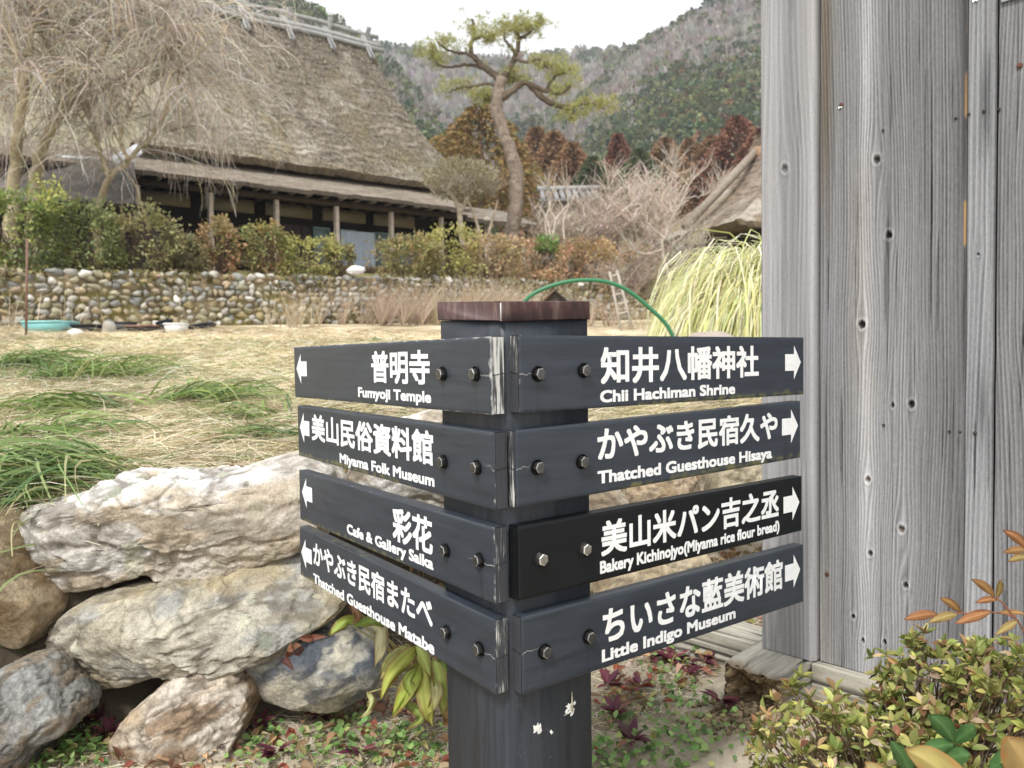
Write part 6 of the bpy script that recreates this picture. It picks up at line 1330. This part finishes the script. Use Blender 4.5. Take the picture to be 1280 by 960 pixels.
# ------------------------------------------------------------------ big leaved plant beside the post
hs_ = thing('hosta_plant', 'wilting hosta with big yellow green leaves browned at the edges, left of the post', 'plant', at(520, 875, 1.80))
z3 = lambda x, y, d: at(260 + x / 3.2, 660 + y / 3.2, d)
def big_leaf(pts, w, c, d, name='leaf', parent=hs_, edge=(.27, .13, .05), eb=.85, cup=.12, wav=.016, m=M_leaf, seed=0):
    """a broad leaf along the path pts [(image x, y, depth offset)] in zoomed image points"""
    k, j = 18, 9; q = smooth_path(pts, k); t = np.linspace(0, 1, k); T = unit(np.gradient(q, axis=0)); view = unit(CAM - q)
    S = unit(np.cross(T, view)); N = np.cross(S, T); wd = w * (np.sin(PI * np.clip(t, .0, 1) ** .8) ** .75 + .02) * .5; wd[-1] = .0005
    s = np.linspace(-1, 1, j); V = q[:, None] + S[:, None] * (wd[:, None] * s[None])[..., None] + N[:, None] * ((-cup * np.abs(s)[None] ** 1.6 * wd[:, None]) + wav * vn(t[:, None] * 4 + seed, s[None] * 2.2 + seed, 0, 640 + seed) * np.abs(s)[None] + .0008 * np.sin(s[None] * 14))[..., None]
    e = sst(.62, 1.05, np.abs(s)[None] + .30 * vn(t[:, None] * 7 + seed, s[None] * 3, 0, 650 + seed) + .35 * sst(.75, 1.0, t)[:, None]); C = mixc(np.array(c), np.array(edge), e * eb); C = mixc(C, np.array(c) * 1.25 + .02, np.exp(-(s[None] / .07) ** 2) * .7 * np.ones((k, 1)))
    C = C * (1 + .12 * vn(t[:, None] * 10 + seed, s[None] * 5, 0, 660) + .15 * np.cos(s[None] * 22))[..., None]
    return obj(name, MB().add(V.reshape(-1, 3), grid_q(j, k), None, np.clip(C.reshape(-1, 3), .01, .8)), m, parent, smooth=True)
HL = [([(600, 375, .02), (560, 372, 0), (520, 395, -.02), (480, 432, -.03)], .034, (.30, .38, .08)), ([(585, 395, .02), (630, 375, .0), (665, 372, -.02), (705, 395, -.02)], .030, (.24, .34, .08)), ([(650, 385, .0), (690, 410, -.02), (690, 480, -.03), (668, 555, -.02)], .040, (.58, .55, .33)),
      ([(840, 480, .03), (790, 520, -.01), (730, 590, -.03), (690, 685, -.03)], .046, (.42, .46, .10)), ([(860, 540, .02), (820, 600, -.02), (775, 680, -.04), (738, 755, -.03)], .048, (.38, .46, .08)), ([(860, 560, .0), (870, 640, -.03), (880, 720, -.05), (900, 795, -.04)], .056, (.48, .50, .12)),
      ([(900, 520, .0), (925, 590, -.03), (935, 680, -.04), (950, 770, -.03)], .042, (.36, .42, .11)), ([(930, 520, .04), (950, 570, .01), (965, 650, .0), (968, 730, .0)], .038, (.20, .34, .06)), ([(800, 470, .03), (760, 500, .0), (720, 540, -.01), (690, 600, -.01)], .036, (.50, .50, .2)), ([(830, 460, .03), (850, 490, .0), (870, 540, -.02), (890, 600, -.03)], .040, (.40, .46, .12)),
      ([(640, 660, .0), (655, 690, -.02), (640, 730, -.02), (615, 750, -.01)], .024, (.44, .46, .2)), ([(790, 700, .0), (830, 725, -.02), (850, 760, -.02), (800, 800, -.01)], .030, (.30, .38, .1)), ([(570, 310, .0), (590, 330, -.02), (600, 360, -.01), (575, 385, .0)], .024, (.34, .2, .11)), ([(760, 470, .02), (740, 530, .0), (745, 600, -.01), (720, 640, .0)], .026, (.46, .30, .15)),
      ([(900, 600, -.02), (915, 650, -.05), (905, 700, -.05), (880, 740, -.04)], .034, (.56, .54, .26)), ([(945, 640, -.01), (945, 700, -.03), (955, 760, -.03), (940, 800, -.02)], .026, (.42, .26, .12)), ([(830, 560, -.01), (800, 610, -.03), (815, 660, -.04), (790, 700, -.03)], .03, (.34, .42, .09))]
for i, (p, w, c) in enumerate(HL): big_leaf([z3(x, y, 1.80 + o) for x, y, o in p], w * .82, c, 1.8, seed=i)
st = MB()
for i, (p, w, c) in enumerate(HL):
    a = z3(p[0][0], p[0][1], 1.80 + p[0][2]); b = at(530 + 4 * (i % 5), 880, 1.84); tube(st, smooth_path([b, (a + b) / 2 + np.array([0, .02, .02]), a], 8), .0022, (.42, .40, .17), 5)
obj('stalk', st, M_leaf, hs_)
# red brown dead leaves lying on the blue grey boulder
dl = MB(); P = np.array([z3(*p) for p in ((420, 440, 1.83), (400, 455, 1.83), (330, 480, 1.83), (365, 515, 1.82), (300, 530, 1.82), (375, 470, 1.83), (345, 495, 1.82))]); n = len(P)
put(dl, leaf_template(5, .35, .3), P, rng.normal(size=(n, 3)) * np.array([1, .3, .6]), np.array([0, -.8, .7]) + .3 * rng.normal(size=(n, 3)), rng.uniform(.03, .045, n), .018, pick([(2, .19, .075, .04), (1, .12, .04, .03)], n)); tag(obj('dead_leaves', dl, M_leaf), 'curled rust red dead leaves lying on the blue grey boulder', 'leaves')

# ------------------------------------------------------------------ azalea in the lower right corner
az = thing('azalea_bush', 'low azalea bush with small yellow green and bronze leaves, in front of the plank wall', 'shrub', at(1130, 1075, 1.22))
z5 = lambda x, y, d: at(900 + x / 3.2, 660 + y / 3.2, d)
AZ = [(3, .37, .38, .12), (3, .28, .31, .09), (2, .19, .24, .06), (1.1, .46, .30, .16), (.8, .52, .40, .27), (.5, .30, .15, .08), (1.4, .54, .52, .20)]
def dome(n, lobes):
    out, nor = [], []
    for (cx, cy, d, rx, ry, rz, fr) in lobes:
        k = int(n * fr); c = at(cx, cy, d); u = rdir(k); u[:, 2] = np.abs(u[:, 2]) * np.where(rng.uniform(size=k) < .8, 1, -.3); u = unit(u); rad = (.72 + .32 * rng.uniform(size=k)) * (1 + .16 * vn(u[:, 0] * 3, u[:, 1] * 3, u[:, 2] * 3, int(cx)))
        out.append(c + u * rad[:, None] * np.array([rx, ry, rz])); nor.append(unit(u + np.array([0, -.15, .8])))
    return np.concatenate(out), np.concatenate(nor)
LOB = [(1035, 985, 1.18, .115, .13, .145, .26), (1120, 965, 1.25, .12, .14, .125, .24), (1190, 865, 1.30, .125, .13, .085, .24), (1262, 880, 1.22, .10, .12, .09, .14), (1210, 985, 1.12, .14, .12, .07, .12)]
tipsA, norA = dome(540, LOB)
lm = MB(); nl = 8; n = len(tipsA); tl = leaf_template(5, .16, .18, .95)
for q in range(nl):
    a = 2 * PI * q / nl + rng.uniform(-.4, .4, n); b1 = unit(np.cross(norA, np.array([.3, .1, 1.]))); b2 = np.cross(norA, b1); el = rng.uniform(.25, 1.25, n)
    D = (b1 * np.cos(a)[:, None] + b2 * np.sin(a)[:, None]) * np.cos(el)[:, None] + norA * np.sin(el)[:, None]
    keep = rng.uniform(size=n) < .86; L = rng.uniform(.011, .025, n); c = pick(AZ, n, .2) * .9; c = np.where((q < 2)[..., None] if False else (np.full((n, 1), q < 2)), c * np.array([1.12, 1.08, .9]), c)
    put(lm, tl, tipsA[keep] + D[keep] * .002, D[keep], norA[keep] + .35 * rng.normal(size=(keep.sum(), 3)), L[keep], L[keep] * rng.uniform(.40, .54, keep.sum()), np.clip(c[keep], .01, .8))
# single leaves lower down the shoots
k = 1100; i = rng.integers(0, n, k); P = tipsA[i] - norA[i] * rng.uniform(.01, .07, k)[:, None] + .008 * rng.normal(size=(k, 3)); D = unit(rdir(k) + .5 * norA[i]); L = rng.uniform(.010, .022, k); put(lm, tl, P, D, norA[i] + .5 * rng.normal(size=(k, 3)), L, L * .42, pick(AZ, k, .2) * .92)
obj('leaves', lm, M_leaf, az)
sm = MB(); base = at(1140, 1085, 1.26); k = 6
inner = tipsA - norA * .012; b0 = base + rng.normal(size=(n, 3)) * np.array([.07, .05, .01]); mid = b0 * .45 + inner * .55 - norA * .045 + .012 * rng.normal(size=(n, 3))
t = np.linspace(0, 1, k)[None, :, None]; P = b0[:, None] * (1 - t) ** 2 + 2 * mid[:, None] * t * (1 - t) + inner[:, None] * t ** 2; P[:, 1:-1] += .0035 * rng.normal(size=(n, k - 2, 3))
tubes(sm, P, np.linspace(.0030, .0010, k)[None] * rng.uniform(.7, 1.3, (n, 1)), pick([(2, .22, .14, .09), (1, .33, .25, .18)], n, .2), 5); obj('stems', sm, M_bark, az)
# dark green glossy leaves and the tall bronze sprig
nn_ = thing('nandina_sprig', 'slender nandina sprig with orange bronze leaflets before the plank wall at right', 'plant', at(1285, 960, 1.05))
SP = [((870, 345), (735, 365)), ((960, 340), (880, 278)), ((950, 345), (830, 378)), ((1085, 335), (942, 382)), ((1095, 275), (1008, 205)), ((1105, 280), (1122, 208)), ((1105, 288), (1022, 297)), ((1110, 340), (1225, 345)), ((1190, 372), (1102, 428)), ((1230, 85), (1133, 8)), ((1230, 92), (1130, 98)), ((1232, 118), (1150, 132)), ((1215, 360), (1290, 330)), ((1240, 380), (1300, 420)), ((1240, 20), (1300, -30))]
for i, (b, t_) in enumerate(SP):
    dd = 1.06 + .03 * math.sin(i * 2.1); B, T = z5(*b, dd), z5(*t_, dd - .02); mdl = (B + T) / 2 + np.array([0, -.004, .004])
    big_leaf([B, B * .66 + T * .34 + np.array([0, -.003, .003]), B * .33 + T * .67 + np.array([0, -.003, .003]), T], .028 * np.linalg.norm(T - B) / .042 * .32, [(.34, .16, .065), (.37, .21, .075), (.31, .23, .08)][i % 3], 1, parent=nn_, edge=(.40, .10, .07), eb=.5, cup=.35, wav=.002, seed=20 + i)
st = MB()
for p in ([(1290, 960), (1275, 700), (1235, 480), (1190, 372), (1105, 338), (960, 342), (870, 346)], [(1190, 372), (1130, 300), (1103, 280)], [(1275, 700), (1265, 350), (1232, 110), (1240, 20)], [(1235, 480), (1250, 390), (1290, 330)]):
    tube(st, smooth_path([z5(x, y, 1.06) for x, y in p], 24), np.linspace(.0019, .0008, 24), (.34, .16, .10), 6)
obj('stalk', st, M_bark, nn_)
gl_ = thing('evergreen_sprig', 'dark green pointed leaves growing through the azalea near the bottom edge', 'plant', at(1190, 1010, 1.08))
for i, (b, t_, w) in enumerate([((935, 855), (838, 745), .026), ((938, 855), (1020, 795), .019), ((935, 866), (795, 893), .020), ((890, 930), (1002, 905), .022), ((765, 990), (682, 852), .022), ((1110, 900), (1180, 880), .012), ((1080, 960), (1220, 915), .03)]):
    dd = 1.06; B, T = z5(*b, dd), z5(*t_, dd - .03); big_leaf([B, B * .66 + T * .34 + np.array([0, -.004, .004]), B * .33 + T * .67 + np.array([0, -.004, .004]), T], w, (.075, .165, .05), 1, parent=gl_, edge=(.05, .13, .05), eb=.3, cup=.35, wav=.002, seed=50 + i)
st = MB()
for p in ([(1010, 1140), (985, 1000), (938, 858)], [(985, 1000), (930, 940), (892, 930)], [(800, 1140), (765, 990)], [(1110, 1140), (1080, 960), (1110, 900)]): tube(st, smooth_path([z5(x, y, 1.07) for x, y in p], 12), np.linspace(.0022, .001, 12), (.14, .2, .08), 6)
obj('stalk', st, M_leaf, gl_)
bl_ = thing('broad_leaf_plant', 'two large yellow orange blades at the bottom right corner, close to the viewer', 'plant', at(1240, 1080, .80))
for i, (p, w, c) in enumerate([([(1300, 1100), (1255, 990), (1200, 900), (1145, 832)], .046, (.42, .29, .11)), ([(1010, 1100), (940, 1020), (840, 935), (740, 884)], .036, (.43, .35, .12)), ([(700, 1100), (660, 1040), (620, 985), (582, 942)], .026, (.52, .42, .18))]):
    big_leaf([z5(x, y, .84 - .01 * k) for k, (x, y) in enumerate(p)], w, c, .8, name='blade', parent=bl_, edge=(.60, .24, .08), eb=.6, cup=.3, wav=.004, seed=70 + i)

# ------------------------------------------------------------------ the valley air
hz_ = MB(); box(hz_, (-1000, -60, -4), (1000, 1200, 330))
M_haze = bpy.data.materials.new('haze'); M_haze.use_nodes = True; nt = M_haze.node_tree; nt.nodes.remove(nt.nodes['Principled BSDF'])
pv = nt.nodes.new('ShaderNodeVolumePrincipled'); pv.inputs['Density'].default_value = .00045; pv.inputs['Color'].default_value = (.9, .93, 1, 1)
nt.links.new(pv.outputs[0], nt.nodes['Material Output'].inputs['Volume'])
h_ = obj('haze', hz_, M_haze); h_['kind'] = 'stuff'
